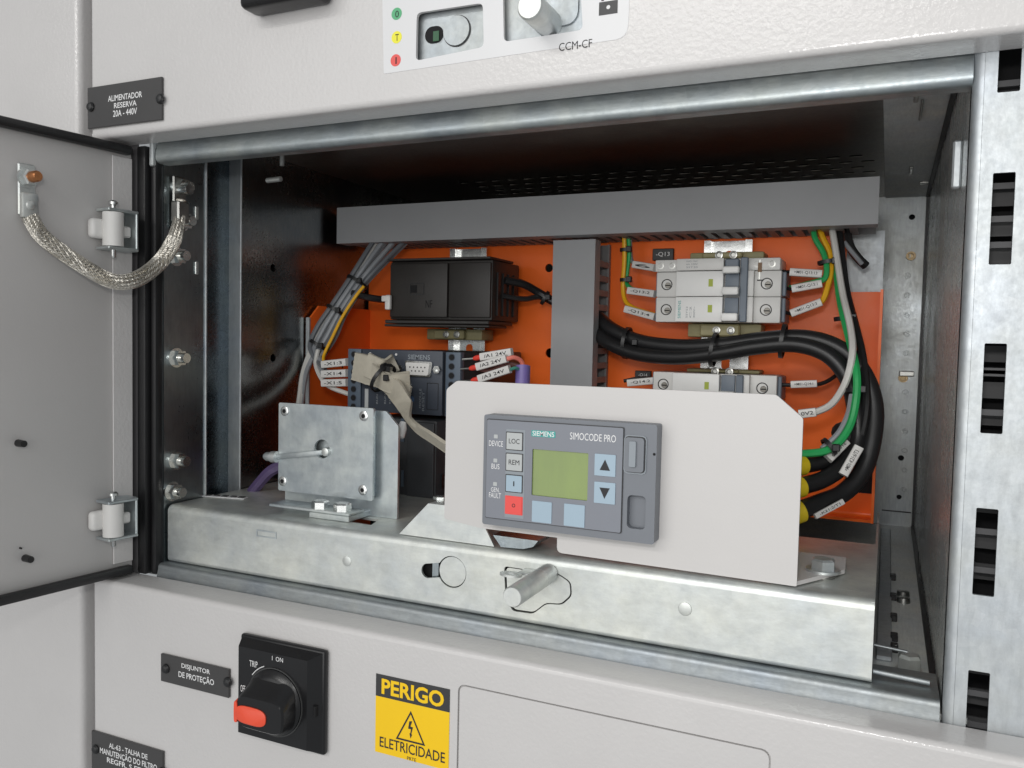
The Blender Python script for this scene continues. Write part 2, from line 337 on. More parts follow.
p = W(905, 512, YB); C.part('rear_seam', box(nb(), p.x-.03, XR-.003, YB-.0012, YB-.0002, p.z-.0005, p.z+.0005), RUB)
C.part('ceiling_strip', box(nb(), .4585, XR-.0002, .046, YB-.001, ZC_-.0012, ZC_-.0003), ZF_)
# right wall
C.part('right_wall', box(nb(), XR, XR+.002, .028, YB, -.02, .31), ZS)
C.part('corner_gap', box(nb(), XR-.0024, XR-.0002, YB-.003, YB-.0008, 0, .296), RUB)
C.part('floor_gap', box(nb(), XR-.0030, XR-.0002, .05, YB-.004, 0.0005, .0022), RUB)
C.part('ceiling_gap', box(nb(), XR-.0030, XR-.0002, .05, YB-.004, .2945, .2965), RUB)
# ceiling with rows of ventilation slots
sl = []
for row, yy in enumerate((.268, .288, .308, .328)):
    for k in range(22):
        x = .120 + k*.0150 + (row % 2)*.0075; sl.append(rr(x, x+.0095, yy, yy+.0065, .0018, 2))
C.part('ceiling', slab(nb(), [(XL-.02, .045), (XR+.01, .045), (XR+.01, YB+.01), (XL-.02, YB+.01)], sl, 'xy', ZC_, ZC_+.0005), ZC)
C.part('ceiling_shade_sheet', box(nb(), XL-.02, XR+.02, .05, YB+.03, ZC_+.010, ZC_+.012), HOLE)  # near-black sheet added above the slots to keep them dark
C.part('floor', box(nb(), XL-.02, XR+.01, .03, YB+.01, -.002, .0005), ZF_)
# left side: upright plate with bolts, two bright vertical edges, recessed strip, plain wall behind
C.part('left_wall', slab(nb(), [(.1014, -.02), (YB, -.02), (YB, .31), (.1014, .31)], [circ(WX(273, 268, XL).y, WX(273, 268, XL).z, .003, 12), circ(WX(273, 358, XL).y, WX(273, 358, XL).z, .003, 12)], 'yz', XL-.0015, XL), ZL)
C.part('left_shade_sheet', box(nb(), XL-.016, XL-.014, .1014, YB, -.02, .31), HOLE)  # near-black sheet added behind the two wall holes as their shade
C.part('left_upright', box(nb(), XL-.002, XL, .030, .0655, -.01, .296), ZD)
C.part('upright_edge', box(nb(), XL-.004, XL+.0012, .0655, .0672, -.01, .296, .0004, 1), ZU)
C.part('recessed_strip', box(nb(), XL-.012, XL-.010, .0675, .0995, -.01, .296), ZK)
C.part('upright_edge', box(nb(), XL-.012, XL+.0012, .0995, .1012, -.01, .296, .0004, 1), ZU)
for (px, py) in ((186, 187), (188, 221), (182, 256), (182, 358), (182, 461), (178, 492)):
    p = WX(px, py, XL+.006); p.x = XL
    bm = nb(); cyl(bm, p, p+V((.0012, 0, 0)), .0066, n=20); cyl(bm, p+V((.0012, 0, 0)), p+V((.0062, 0, 0)), .0054, n=6); cyl(bm, p+V((.0062, 0, 0)), p+V((.0105, 0, 0)), .0033, n=14)
    C.part('bolt', bm, BOLT)
for (px, py) in ((196, 213), (196, 268)):
    p = WX(px, py, XL); C.part('punched_tab', box(nb(), XL, XL+.0012, p.y-.0016, p.y+.0016, p.z-.0045, p.z+.0045, .0005, 1), ZB)
# small items hanging from the ceiling at the left
p = W(282, 160, .085)
C.part('ceiling_pin', cyl(nb(), (p.x, p.y, p.z+.03), (p.x, p.y, p.z-.004), .0016, n=10), ZB)
q = W(274, 180, .085); C.part('ceiling_pin', cyl(nb(), (q.x-.006, q.y, q.z), (q.x+.006, q.y, q.z+.0004), .0018, n=10), ZB)
# rubber door seal: two dark ribs beside the hinge column
g = nb(); box(g, .0165, .0245, .0205, .030, .0, .2815, .002); box(g, .0255, .0305, .0235, .031, .0, .2815, .002); C.part('door_seal', g, RUB)
# top rail: rolled sheet with a rounded nose
prof = [(.0256, .2835), (.0246, .2800), (.0238, .2768)] + arc((.0276, .2742), .0040, 165, 285, 8) + [(.0320, .2703), (.0345, .2703), (.0345, .2835)]
C.part('top_rail', sweep(nb(), prof, 'x', .0305, XR), ZR)
C.part('top_rail_end', box(nb(), .0268, .0300, .0215, .034, .268, .2835, .0008, 1), ZU)
# bottom rail: two shallow steps below the tray front
prof = [(.0236, -.004), (.0250, .0012), (.0256, .0040)] + arc((.0286, .0046), .0030, 180, 95, 5) + [(.0600, .0072), (.0600, -.004)]
C.part('bottom_rail', sweep(nb(), prof, 'x', .0305, XR-.001), ZG)
# right upright with punched rectangular slots
so = []
for z0, z1 in ((.2655, .3010), (.1955, .2330), (.1255, .1630), (.0570, .0940), (-.0120, .0245)):
    so.append(rr(.5028, .5109, z0, z1, .0004, 1))
C.part('right_upright', slab(nb(), [(XR+.004, -.03), (.60, -.03), (.60, .31), (XR+.004, .31)], so, 'xz', .0225, .0240), ZU)
prof = sheet([(XR+.0041, .0225)] + arc((XR+.004, .0265), .004, 270, 180, 6) + [(XR, .034)], -.0012)
C.part('upright_fold', sweep(nb(), prof, 'z', -.03, .31), ZU)
C.part('upright_shade_sheet', box(nb(), XR+.003, .60, .060, .062, -.03, .31), HOLE)  # near-black sheet added to stand for the dark inside the upright
for z0 in (-.006, .008, .063, .080, .132, .149, .150, .204, .215, .229, .272):
    C.part('slot_bar', box(nb(), XR+.003, .58, .038, .0392, z0, z0+.0026), mat('slot_bar_dark', (.13, .13, .135), .6))
for z0 in (-.012, .001, .015, .058, .072, .088, .127, .139, .155, .198, .210, .223, .266):
    C.part('slot_shelf', box(nb(), XR+.003, .58, .047, .0482, z0, z0+.0072), mat('slot_dark', (.07, .07, .072), .6))
# fittings in the gap to the right of the tray
p = WZ(905, 600, .004); bm = nb(); hexbolt(bm, (.482, .075, .0005), (0, 0, 1), .0056, .0080, .0066); C.part('floor_bolt', bm, ZB)
C.part('guide_rod', cyl(nb(), (.466, .041, .0105), (.4895, .041, .0095), .0014, n=12), ZG)
C.part('guide_rod', cyl(nb(), (.466, .074, .012), (.481, .074, .011), .0008, n=10), ZG)
C.part('guide_rail', box(nb(), .4668, .4745, .085, .42, .0006, .0030, .0006, 1), ZU)
for yy in (.10, .118, .155, .20, .25): C.part('rail_notch', box(nb(), .4738, .4775, yy, yy+.007, .0006, .0042, .0004, 1), RUB)
for yy in (.20, .215): bm = nb(); lathe(bm, (.4815, yy, .0006), (0, 0, 1), [(0, .004), (.003, .0036), (.0034, .002)], 12); C.part('floor_rivet', bm, STD)
p = WX(957, 165, XR-.002); C.part('wall_clip', box(nb(), XR-.004, XR-.0002, p.y-.0022, p.y+.0022, p.z-.011, p.z+.011, .0008, 1), ZU)
for (px, py, sx, sy) in ((911, 172, .0013, .012), (931, 184, .0085, .004), (921, 112, .0007, .020), (916, 100, .0012, .006)):
    p = WZ(px, py, ZC_-.003); C.part('ceiling_fitting', box(nb(), p.x-sx, min(p.x+sx, XR-.0035), p.y-sy, p.y+sy, ZC_-.0030, ZC_-.0013, .0004, 1), STD)
p = W(887, 182, YB); C.part('rear_screw', cyl(nb(), (p.x, YB-.004, p.z), (p.x, YB, p.z), .002, n=10), STD)
# ================================================================ DOORS
def door(name, label, x0, x1, z0, z1, foldedge, holes=(), loc=None):
    T = Thing(name, loc or (x0, .011, z0), label, 'cabinet door'); r = .0032
    ia, ib = (z0+r, z1) if foldedge == 'bottom' else (z0, z1-r)
    T.face = T.part('panel', slab(nb(), [(x0+r, ia), (x1, ia), (x1, ib), (x0+r, ib)], holes, 'xz', 0, .0016), PAINT)
    if foldedge == 'bottom': path = [(0, ia)] + arc((r, z0+r), r, 180, 270, 6) + [(.0215, z0)]; th = .0014
    else: path = [(0, ib)] + arc((r, z1-r), r, 180, 90, 6) + [(.0215, z1)]; th = -.0014
    T.part('folded_edge', sweep(nb(), sheet(path, th), 'x', x0+.0015, x1), PAINT)
    path = [(x0+r, 0)] + arc((x0+r, r), r, 270, 180, 6) + [(x0, .0215)]
    T.part('folded_edge', sweep(nb(), sheet(path, -.0014), 'z', ia, ib), PAINT)
    T.part('stiffener', box(nb(), x0+.004, x1, .0190, .0205, ia+.002, ib-.002), PAINTI)
    return T
h1 = rp(XZ([(417, 13), (483, 3), (484, 47), (416, 61)], 0), .0028); h2 = rp(XZ([(503, -12), (580, -24), (583, 30), (504, 42)], 0), .0028)
UD = door('upper_door', 'light grey textured door above the open compartment with lock sticker', 0.0, .62, .2822, .52, 'bottom', [h1, h2])
ZLK = zinc('zinc_lock', (0.56, 0.58, 0.585), 0.50, 0.18, (1, 1, 1))
zin = UD.part('lock_backing', box(nb(), W(405, 20, 0).x, W(600, 20, 0).x, .0042, .0060, .287, .345), ZLK)
# keyhole marks behind the first opening
p = W(457, 31, .004); bm = nb(); cyl(bm, (p.x, .0042, p.z), (p.x, .0030, p.z), .0074, n=36); UD.part('key_disc', bm, ZLK); UD.part('disc_groove', slab(nb(), circ(p.x, p.z, .0079, 36), [circ(p.x, p.z, .00745, 36)], 'xz', .0038, .0041), SIGNK)
q = W(433, 35, .004); bm = nb(); slab(bm, rr(q.x-.0045, q.x+.006, q.z-.0042, q.z+.0042, .0040, 5), [], 'xz', .0036, .0041); UD.part('key_slot', bm, HOLE)
q = W(437, 36, .004); UD.part('status_flag', box(nb(), q.x-.0018, q.x+.0016, .0031, .0035, q.z-.0028, q.z+.0022), mat('flag_green', (.02, .10, .04), .4))
# pin and oval in the second opening
p = W(550, 25, 0.004); bm = nb(); lathe(bm, (p.x, .004, p.z), (0, -1, 0), [(0, .0064), (.024, .0064), (.0246, .0060), (.025, .0056)], 24); UD.part('lock_pin', bm, ZB)
q = W(563, 8, .004); UD.part('oval_boss', slab(nb(), rr(q.x-.010, q.x+.008, q.z-.0085, q.z+.0085, .006, 5), [], 'xz', .0030, .0041), ZLK)
# printed film round the openings
fo = rp(XZ([(382, -30), (632, -66), (628, 38), (384, 74)], 0), [0, 0, .006, .001])
film = UD.part('lock_sticker', slab(nb(), fo, [[(x*1.0, z) for x, z in h1], h2], 'xz', -.00025, -.00002), STK)
for (px, py, c, ch) in ((397, 14, (.10, .42, .20), '0'), (397, 37.5, (.85, .80, .05), 'T'), (396, 60.5, (.78, .10, .09), 'I')):
    p = W(px, py, 0); UD.part('status_dot', slab(nb(), circ(p.x, p.z, .0031, 24), [], 'xz', -.0004, -.00026), mat('dot_'+ch, c, .4), film)
    letter(UD, ch, px-1.8 if ch != 'I' else px-.6, px+1.8 if ch != 'I' else px+.6, py-3.4, py+3.4, -.0005, PRN, 0, film)
letter(UD, 'CCM-CF', 559, 592, 41, 49, -.0003, PRN, 0.0, film)
p = W(608.5, 8, 0); UD.part('padlock_mark', slab(nb(), [(p.x-.0045, p.z-.003), (p.x+.0045, p.z-.003), (p.x+.0045, p.z+.003), (p.x-.0045, p.z+.003)], [circ(p.x, p.z+.0003, .001, 8)], 'xz', -.0004, -.00026), SIGNK, film)
ring = arc((p.x, p.z+.0035), .0035, 0, 180, 8); inner = arc((p.x, p.z+.0035), .0023, 180, 0, 8)
UD.part('padlock_shackle', slab(nb(), ring+inner, [], 'xz', -.0004, -.00026), SIGNK, film)
LDx0 = XZ([(458, 687), (768, 748)], 0)
gx0, gz1, gx1 = W(458, 690, 0).x, W(470, 686, 0).z, W(771, 760, 0).x
hole = rr(gx0, gx1, -.14, gz1, .004); inn = rr(gx0+.0009, gx1-.0009, -.139, gz1-.0009, .0034)
LD = door('lower_door', 'light grey door below the open compartment with rotary switch', 0.0, .62, -.21, .0, 'top', [hole])
LD.part('recessed_panel', slab(nb(), inn, [], 'xz', .00025, .0016), PAINT)
LD.part('groove_bottom', box(nb(), gx0-.003, gx1+.003, .0018, .0026, -.145, gz1+.003), PAINTI)
T = Thing('side_door', (-.16, .011, -.3), 'plain light grey neighbouring cabinet door at the left edge', 'cabinet door')
T.part('panel', box(nb(), -.40, -.0105, 0, .0215, -.30, .56, .0042, 4), PAINT)
single('gap_shade_strip', box(nb(), -.012, .0155, .0225, .0240, -.28, .56), mat('gap_shadow', (.14, .135, .14), .6), 'dark strip added as shade behind the narrow gap left of the doors', 'sheet strip', (.0, .023, -.28))  # added strip, its dark grey stands in for the shade of the gap
# ---------------- the open door, swung out towards the viewer
H = V((.0150, .0195, 0)); DD = V((-.0105, -.0870, 0)).normalized(); DN = V((-DD.y, DD.x, 0)); DN = DN if DN.x > 0 else -DN
OD = Thing('open_door', H, 'open grey compartment door swung out, inner face with hinges', 'cabinet door')
def dl(u, n, z): return H + DD*u + DN*n + V((0, 0, z))
def dbox(u0, u1, n0, n1, z0, z1, bev=0, seg=2):
    bm = box(nb(), u0, u1, n0, n1, z0, z1, bev, seg)
    for v in bm.verts: v.co = dl(v.co.x, v.co.y, v.co.z)
    bmesh.ops.recalc_face_normals(bm, faces=bm.faces[:]); return bm
leaf = OD.part('leaf', dbox(.0005, .46, -.019, 0, .0015, .2802, .0015), PAINTI)
f = dbox(.0012, .0150, .0002, .0012, .0095, .2725, .0003, 1)
OD.part('edge_flange', f, PAINT)
OD.part('edge_seal', dbox(.0035, .455, .0005, .0065, .2738, .2800, .0022), RUB)
OD.part('edge_seal', dbox(.0035, .455, .0005, .0065, .0018, .0080, .0022), RUB)
def onDoor(px, py, n=0): return WP(px, py, dl(0, n, 0), DN)
for px, py, r in ((18, 443, .0022), (25, 558, .0022), (20, 548, .0006)):
    p = onDoor(px, py); OD.part('stud', cyl(nb(), p, p+DN*(.0065 if r > .001 else .0015), r, r*.9, n=12), BLK)
for cy in (231.5, 516):
    c = onDoor(113, cy, .0); u = (c-H).dot(DD); z = c.z
    hg = OD.part('hinge', dbox(u-.0085, u-.0068, .0012, .014, z-.0128, z+.0128, .0005, 1), ZM)
    for s in (-1, 1): OD.part('hinge_ear', dbox(u-.0080, u+.0125, .0012, .0150, z+s*.0118-.0009, z+s*.0118+.0009, .0004, 1), ZM, hg)
    bm = nb(); cyl(bm, dl(u+.0060, .0095, z-.0105), dl(u+.0060, .0095, z+.0105), .0062, n=20); OD.part('knuckle', bm, WNYL, hg)
    bm = dbox(u+.004, u+.0185, .001, .0075, z-.0062, z+.0062, .0026, 3); OD.part('hinge_tongue', bm, WNYL, hg)
    bm = dbox(u-.0060, u+.004, .006, .0105, z-.004, z+.003, .001, 1); OD.part('hinge_stop', bm, WNYL, hg)
    bm = nb(); lathe(bm, dl(u+.0060, .0095, z-.0175), (0, 0, 1), [(0, .0012), (.001, .0016), (.033, .0016), (.033, .003), (.0345, .003), (.0355, .0018)], 12); OD.part('hinge_pin', bm, STL, hg)
# ---------------- earthing braid between the open door and the upright
GS = Thing('earth_strap', onDoor(25, 205, 0), 'flat braided earthing strap sagging between open door and upright', 'earth strap')
a = onDoor(25, 178); u = (a-H).dot(DD); z = a.z
GS.part('lug', dbox(u-.005, u+.005, .0008, .0024, z-.022, z+.008, .0008, 1), ZB)
b = onDoor(25, 206); GS.part('crimp', dbox((b-H).dot(DD)-.0048, (b-H).dot(DD)+.0048, .0024, .0062, b.z-.0075, b.z+.0072, .0012, 2), ZB)
bm = nb(); hexbolt(bm, dl(u, .0024, z), DN, .0050, .0042, .006); GS.part('nut', bm, ZB)
bm = nb(); lathe(bm, dl((b-H).dot(DD), .0062, b.z), DN, [(0, .0028), (.0008, .0024), (.0012, .0012)], 14); GS.part('crimp_dimple', bm, ZB)
GS.part('stud', lathe(nb(), dl(u, .0066, z), DN, [(0, .0032), (.0062, .0032), (.0075, .0024)], 14), COPPER)
e1 = WX(183, 190, XL+.006); e2 = WX(179, 214, XL+.006)
path = [dl((b-H).dot(DD), .0045, b.z-.006), onDoor(44, 238, .006), onDoor(80, 264, .012), onDoor(112, 281, .018), W(137, 279, .006), W(160, 262, .024), WX(174, 240, XL+.012), WX(180, 216, XL+.008), WX(181, 200, XL+.007)]
PP = smooth(path, 14); bmB = nb(); nS = 22
tf = []
u_ = None
for i, p in enumerate(PP):
    d = (PP[min(i+1, len(PP)-1)]-PP[max(i-1, 0)]).normalized()
    if u_ is None: u_ = DN.copy()
    u_ = (u_-d*u_.dot(d)).normalized(); tf.append((p, u_, d.cross(u_)))
for k in range(nS):
    for dr in (-1, 1):
        pts = []
        for i, (p, uu, vv) in enumerate(tf):
            t = i/(len(tf)-1); ph = 2*math.pi*k/nS + dr*t*2*math.pi*3.2
            wdt = .0046*(1-.40*math.sin(math.pi*min(1, max(0, (t-.72)/.28))*.5)); pts.append(p + vv*(wdt*math.cos(ph)) + uu*((.0017+.0004*math.sin(11*ph*dr))*math.sin(ph)))
        tube(bmB, pts, .00050, 4, 1)
GS.part('braid', bmB, BRAID)
GS.part('lug', box(nb(), XL+.0016, XL+.0034, e1.y-.0055, e1.y+.0055, e2.z-.010, e1.z+.009, .0008, 1), STD)
bm = nb(); cyl(bm, V((XL+.0035, e1.y, e1.z)), V((XL+.012, e1.y, e1.z)), .0034, n=14); GS.part('stud', bm, STL)
GS.part('crimp', box(nb(), XL+.0035, XL+.0105, e2.y-.005, e2.y+.005, e2.z-.006, e2.z+.008, .001, 1), STD)
# ================================================================ NAMEPLATES, SIGN, SWITCH, HANDLE on the doors
def nameplate(corners, lines, label, rivets, lite=None):
    xs = sorted(W(a, b, 0).x for a, b in corners); zs = sorted(W(a, b, 0).z for a, b in corners)
    x0, x1 = (xs[0]+xs[1])/2, (xs[2]+xs[3])/2; z0, z1 = (zs[0]+zs[1])/2, (zs[2]+zs[3])/2
    T = Thing('nameplate', ((x0+x1)/2, 0, z0), label, 'nameplate', 'dark nameplates on the doors')
    T.part('plate', box(nb(), x0, x1, -.0019, -.0002, z0, z1, .0003, 1), PLATE)
    for s, a, b, c, d in lines: letter(T, s, a, b, c, d, -.0020, WHT, .012)
    for a, b in rivets:
        p = W(a, b, -.002); T.part('rivet', lathe(nb(), (p.x, -.0019, p.z), (0, -1, 0), [(0, .0030), (.0008, .0030), (.0018, .0022), (.0022, .001)], 16), BLK)
nameplate([(90, 89), (164, 77), (164, 120), (90, 130)], [('ALIMENTADOR', 108, 142, 93.5, 99.5), ('RESERVA', 114, 136.5, 101.5, 107), ('20A - 440V', 113, 137, 109, 115.5)], 'dark nameplate reading ALIMENTADOR RESERVA on the upper door', [(91, 107), (160.5, 99)])
nameplate([(163, 653), (231, 668), (231, 696), (163, 681)], [('DISJUNTOR', 181.5, 210, 666.5, 672.5), ('DE PROTEÇÃO', 178.5, 214, 674, 682.5)], 'narrow dark nameplate reading DISJUNTOR DE PROTEÇÃO beside the rotary switch', [(166, 668.5), (228, 682)])
nameplate([(94, 729), (165, 751), (165, 803), (94, 777)], [('AL-63 - TALHA DE', 109, 147.5, 748.5, 753.8), ('MANUTENÇÃO DO FILTRO', 100, 157, 754.8, 763.2), ('REGFR. S ETA', 107, 146, 763.2, 768.5)], 'larger dark nameplate reading TALHA DE MANUTENÇÃO in the lower left corner', [(96, 749), (162, 772)])
DS = Thing('danger_sign', W(412, 768, 0), 'yellow PERIGO ELETRICIDADE warning sign with black header', 'warning sign')
sx0, sx1 = W(376, 710, 0).x, W(449.5, 725, 0).x; sz1 = W(412, 681, 0).z; szm = W(412, 703.5, 0).z; sz0 = szm-(sz1-szm)*2.55
DS.part('yellow_film', box(nb(), sx0, sx1, -.0004, -.00004, sz0, szm), YEL)
DS.part('black_header', box(nb(), sx0, sx1, -.0004, -.00004, szm, sz1), SIGNK)
letter(DS, 'PERIGO', 381.5, 444, 685, 701, -.00055, YEL, .03)
xc = (sx0+sx1)/2; dsw = sx1-sx0; tz1 = W(411, 710.5, 0).z; tz0 = W(411, 742, 0).z
tri = [(xc-.0005-dsw*.20, tz0), (xc-.0005+dsw*.20, tz0), (xc-.0005, tz1)]
cx_, cz_ = xc-.0005, tz0+(tz1-tz0)/3; tin = [(cx_+(a-cx_)*.84, cz_+(b-cz_)*.84) for a, b in tri]
DS.part('warning_triangle', slab(nb(), tri, [tin], 'xz', -.00055, -.00042), PRN)
hz = tz1-tz0; bolt = [(-.04, .66), (.05, .68), (-.005, .50), (.075, .49), (.025, .26), (.055, .26), (.005, .12), (-.03, .28), (-.005, .28), (.015, .42), (-.075, .42)]
DS.part('lightning_mark', slab(nb(), [(cx_+a*hz*1.15, tz0+b*hz) for a, b in bolt], [], 'xz', -.00055, -.00042), PRN)
letter(DS, 'ELETRICIDADE', 379.5, 445, 744.5, 755, -.00055, PRN, .008)
letter(DS, 'PRTE', 407, 416, 757.5, 761, -.00055, PRN, .0)
# rotary switch
RS = Thing('rotary_switch', W(282, 750, 0), 'black rotary breaker handle with red tip on the lower door', 'switch')
bx = XZ([(239, 637), (326.5, 655), (326, 756), (239, 737)], -.006)
x0, x1, z0, z1 = .1282, .1892, -.0738, -.0140
bm = nb(); box(bm, x0, x1, -.004, -.0002, z0, z1, .0022, 3)
o1 = [(x0, z0), (x1, z0), (x1, z1), (x0, z1)]; i1 = [(x0+.004, z0+.004), (x1-.008, z0+.004), (x1-.008, z1-.005), (x0+.004, z1-.005)]
A = [bm.verts.new((a, -.0038, b)) for a, b in [(x0+.0015, z0+.0015), (x1-.0015, z0+.0015), (x1-.0015, z1-.0015), (x0+.0015, z1-.0015)]]; B = [bm.verts.new((a, -.0095, b)) for a, b in i1]
for i in range(4): bm.faces.new((A[i], A[(i+1) % 4], B[(i+1) % 4], B[i]))
bm.faces.new(B); bmesh.ops.recalc_face_normals(bm, faces=bm.faces[:])
RS.part('base_plate', bm, BLKG, ang=20)
kc = W(275, 702, -.0095); kx, kz = kc.x, kc.z; R0 = .0190
RS.part('dial_ring', slab(nb(), circ(kx, kz, R0+.0007, 44), [circ(kx, kz, R0, 44)], 'xz', -.0102, -.0094), mat('switch_edge', (.05, .05, .05), .35))
RS.part('dial', lathe(nb(), (kx, -.0094, kz), (0, -1, 0), [(0, R0-.0003), (.0012, R0-.0003), (.0036, R0-.0030), (.0042, R0-.0045)], 44), BLKG)
hd = V((-1, 0, 0)); hs = V((0, 0, -1))
KC = V((kx, 0, kz))
def sup(y_, su, sv, off=0.0, n=28, a=.5, b=.8, dn=0.0):
    return [KC + V((0, y_, 0)) + hd*(off+su*math.copysign(abs(math.cos(t))**a, math.cos(t))) + hs*(dn+sv*math.copysign(abs(math.sin(t))**b, math.sin(t))) for t in (2*math.pi*i/n for i in range(n))]
def loft(loops):
    bm = nb(); R_ = [[bm.verts.new(p) for p in l] for l in loops]; n = len(R_[0])
    for A, B in zip(R_, R_[1:]):
        for i in range(n): bm.faces.new((A[i], A[(i+1) % n], B[(i+1) % n], B[i]))
    bm.faces.new(R_[0][::-1]); bm.faces.new(R_[-1]); bmesh.ops.recalc_face_normals(bm, faces=bm.faces[:]); return bm
RS.part('grip', loft([sup(-.0128, .0170, .0140, 0, 32, .5, .6), sup(-.0165, .0168, .0112, 0, 32, .4, .6, .0008), sup(-.0222, .0165, .0096, -.0004, 32, .35, .6, .0020), sup(-.0234, .0157, .0086, -.0004, 32, .35, .6, .0020)]), BLKG)
RS.part('red_tip', loft([sup(-.0228, .0108, .0050, .0050, 28, .6, .75, .0034), sup(-.0240, .0108, .0050, .0050, 28, .6, .75, .0034), sup(-.0245, .0100, .0042, .0050, 28, .6, .75, .0034)]), ORR)
RS.part('red_tip', loft([sup(-.0120, .0012, .0092, .0160, 16, .5, .6, .0024), sup(-.0240, .0012, .0060, .0156, 16, .5, .6, .0030)]), ORR)
letter(RS, 'I  ON', 272, 283, 657, 661.5, -.0097, WHT); letter(RS, 'TRIP', 249.5, 257.5, 661, 667, -.0097, WHT)
RS.part('dial_mark', tube(nb(), [V((kx, -.0097, kz)) + V((math.cos(math.radians(t)), 0, math.sin(math.radians(t))))*(R0+.0017) for t in (112, 122, 132, 142)], .0003, 6), WHT)
p = W(240.5, 688, -.0097); RS.part('lettering', text_bm('OFF', p.x, p.x+.0035, p.z-.002, p.z+.002, -.0097), WHT)
RS.part('latch_slot', box(nb(), x1-.0046, x1-.0032, -.0080, -.0055, kz-.004, kz+.002), HOLE)
# handle of the upper door, cut by the top of the picture
hp = XZ([(240, 0), (331, -14), (331, 3), (322, 4), (252, 15), (240, 11)], -.012)
HB = Thing('door_handle', W(285, 0, 0), 'black plastic bar handle at the top of the upper door', 'handle')
hx0, hx1, hz0 = hp[0][0]+.002, hp[1][0]-.007, W(290, 9, -.012).z+.0035
HB.part('grip', box(nb(), hx0, hx1, -.016, -.0002, hz0, hz0+.030, .0035, 3), BLKG)
HB.part('pivot', box(nb(), hx0+.006, hx1-.006, -.020, -.0158, hz0+.008, hz0+.03, .002, 2), BLK)
# ================================================================ WITHDRAWABLE TRAY
ZT = .0460; TX0, TX1 = .0330, .4655
TR = Thing('withdrawable_tray', (.25, .15, .008), 'galvanised drawer tray with orange mounting plate in the open compartment', 'drawer tray')
p = W(429, 571, YT); q = W(452, 572, YT)
RQ = .0090; dzk = .0042
a0 = math.degrees(math.asin(dzk/RQ)); key = [(p.x-.0008+.0042*math.cos(math.radians(t)), p.z+dzk*math.sin(math.radians(t))) for t in range(90, 271, 18)] + [(q.x+RQ*math.cos(math.radians(t)), q.z+RQ*math.sin(math.radians(t))) for t in [180+a0 + (360-2*a0)*k/36 for k in range(37)]]
r1 = W(266, 534, YT); slot = [(r1.x-.0075, r1.z-.0022), (r1.x+.0085, r1.z-.0022), (r1.x+.0085, r1.z+.0022), (r1.x-.0075, r1.z+.0022)]
boss = rp(XZ([(504, 566), (542, 572), (558, 573), (571, 582), (572, 596), (562, 605), (546, 604), (533, 614), (512, 611), (505, 592)], YT), .0022, 3); BC = W(538, 590, YT)
fr = TR.part('front_panel', slab(nb(), [(TX0, .0105), (TX1, .0105), (TX1, ZT-.0045), (TX0, ZT-.0045)], [key, boss], 'xz', YT, YT+.0015), ZN)
prof = sheet([(YT, ZT-.0045)] + arc((YT+.0045, ZT-.0045), .0045, 180, 90, 6) + [(YT+.012, ZT)], -.0014)
TR.part('folded_front_edge', sweep(nb(), prof, 'x', TX0, TX1), ZN)
prof = sheet([(YT, .0105)] + arc((YT+.0025, .0105), .0025, 180, 270, 5) + [(YT+.02, .008)], .0014)
TR.part('folded_bottom_edge', sweep(nb(), prof, 'x', TX0, TX1), ZN)
TR.part('key_shade_backing', box(nb(), p.x-.010, BC.x+.04, YT+.006, YT+.0075, .014, .040), HOLE)  # near-black sheet added so the keyhole and boss gaps look dark
TR.part('key_bar', box(nb(), p.x+.0005, p.x+.0045, YT+.003, YT+.0042, p.z-.007, p.z+.007), ZD)
TR.part('embossed_disc', slab(nb(), circ(q.x, q.z, .0084, 40), [], 'xz', YT+.0007, YT+.0022), ZN)
for (px, py, r) in ((685, 609, .0035), (347, 561, .0032), (560, 572, .0)):
    if r: m_ = W(px, py, YT); TR.part('embossed_disc', lathe(nb(), (m_.x, YT, m_.z), (0, -1, 0), [(0, r), (.0004, r*.95), (.0006, r*.8)], 24), ZN)
TR.part('pressed_slot', slab(nb(), slot, [[(slot[0][0]+.0008, slot[0][1]+.0008), (slot[1][0]-.0008, slot[1][1]+.0008), (slot[2][0]-.0008, slot[2][1]-.0008), (slot[3][0]+.0008, slot[3][1]-.0008)]], 'xz', YT-.0004, YT-.0001), ZM)
dk = [[(v.x, v.y) for v in (WZ(a, b, ZT) for a, b in ((357, 516.5), (379, 519.5), (371, 525), (349, 521.5)))]]
TR.part('deck', slab(nb(), [(TX0, YT+.0121), (TX1, YT+.0121), (TX1, .150), (TX0, .150)], dk, 'xy', ZT-.0014, ZT), ZN)
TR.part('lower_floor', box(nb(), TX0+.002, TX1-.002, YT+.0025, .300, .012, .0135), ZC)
TR.part('side_plate', box(nb(), TX1-.0014, TX1, YT+.0015, .262, .0085, ZT-.001), ZN)
TR.part('side_plate', box(nb(), TX0, TX0+.0014, YT+.0015, .262, .0085, ZT-.002), ZN)
# boss plate behind the tray pin
TR.part('pressed_boss', slab(nb(), [(BC.x+(a-BC.x)*.945, BC.z+(b-BC.z)*.93) for a, b in boss], [], 'xz', YT+.0006, YT+.0022), ZN)
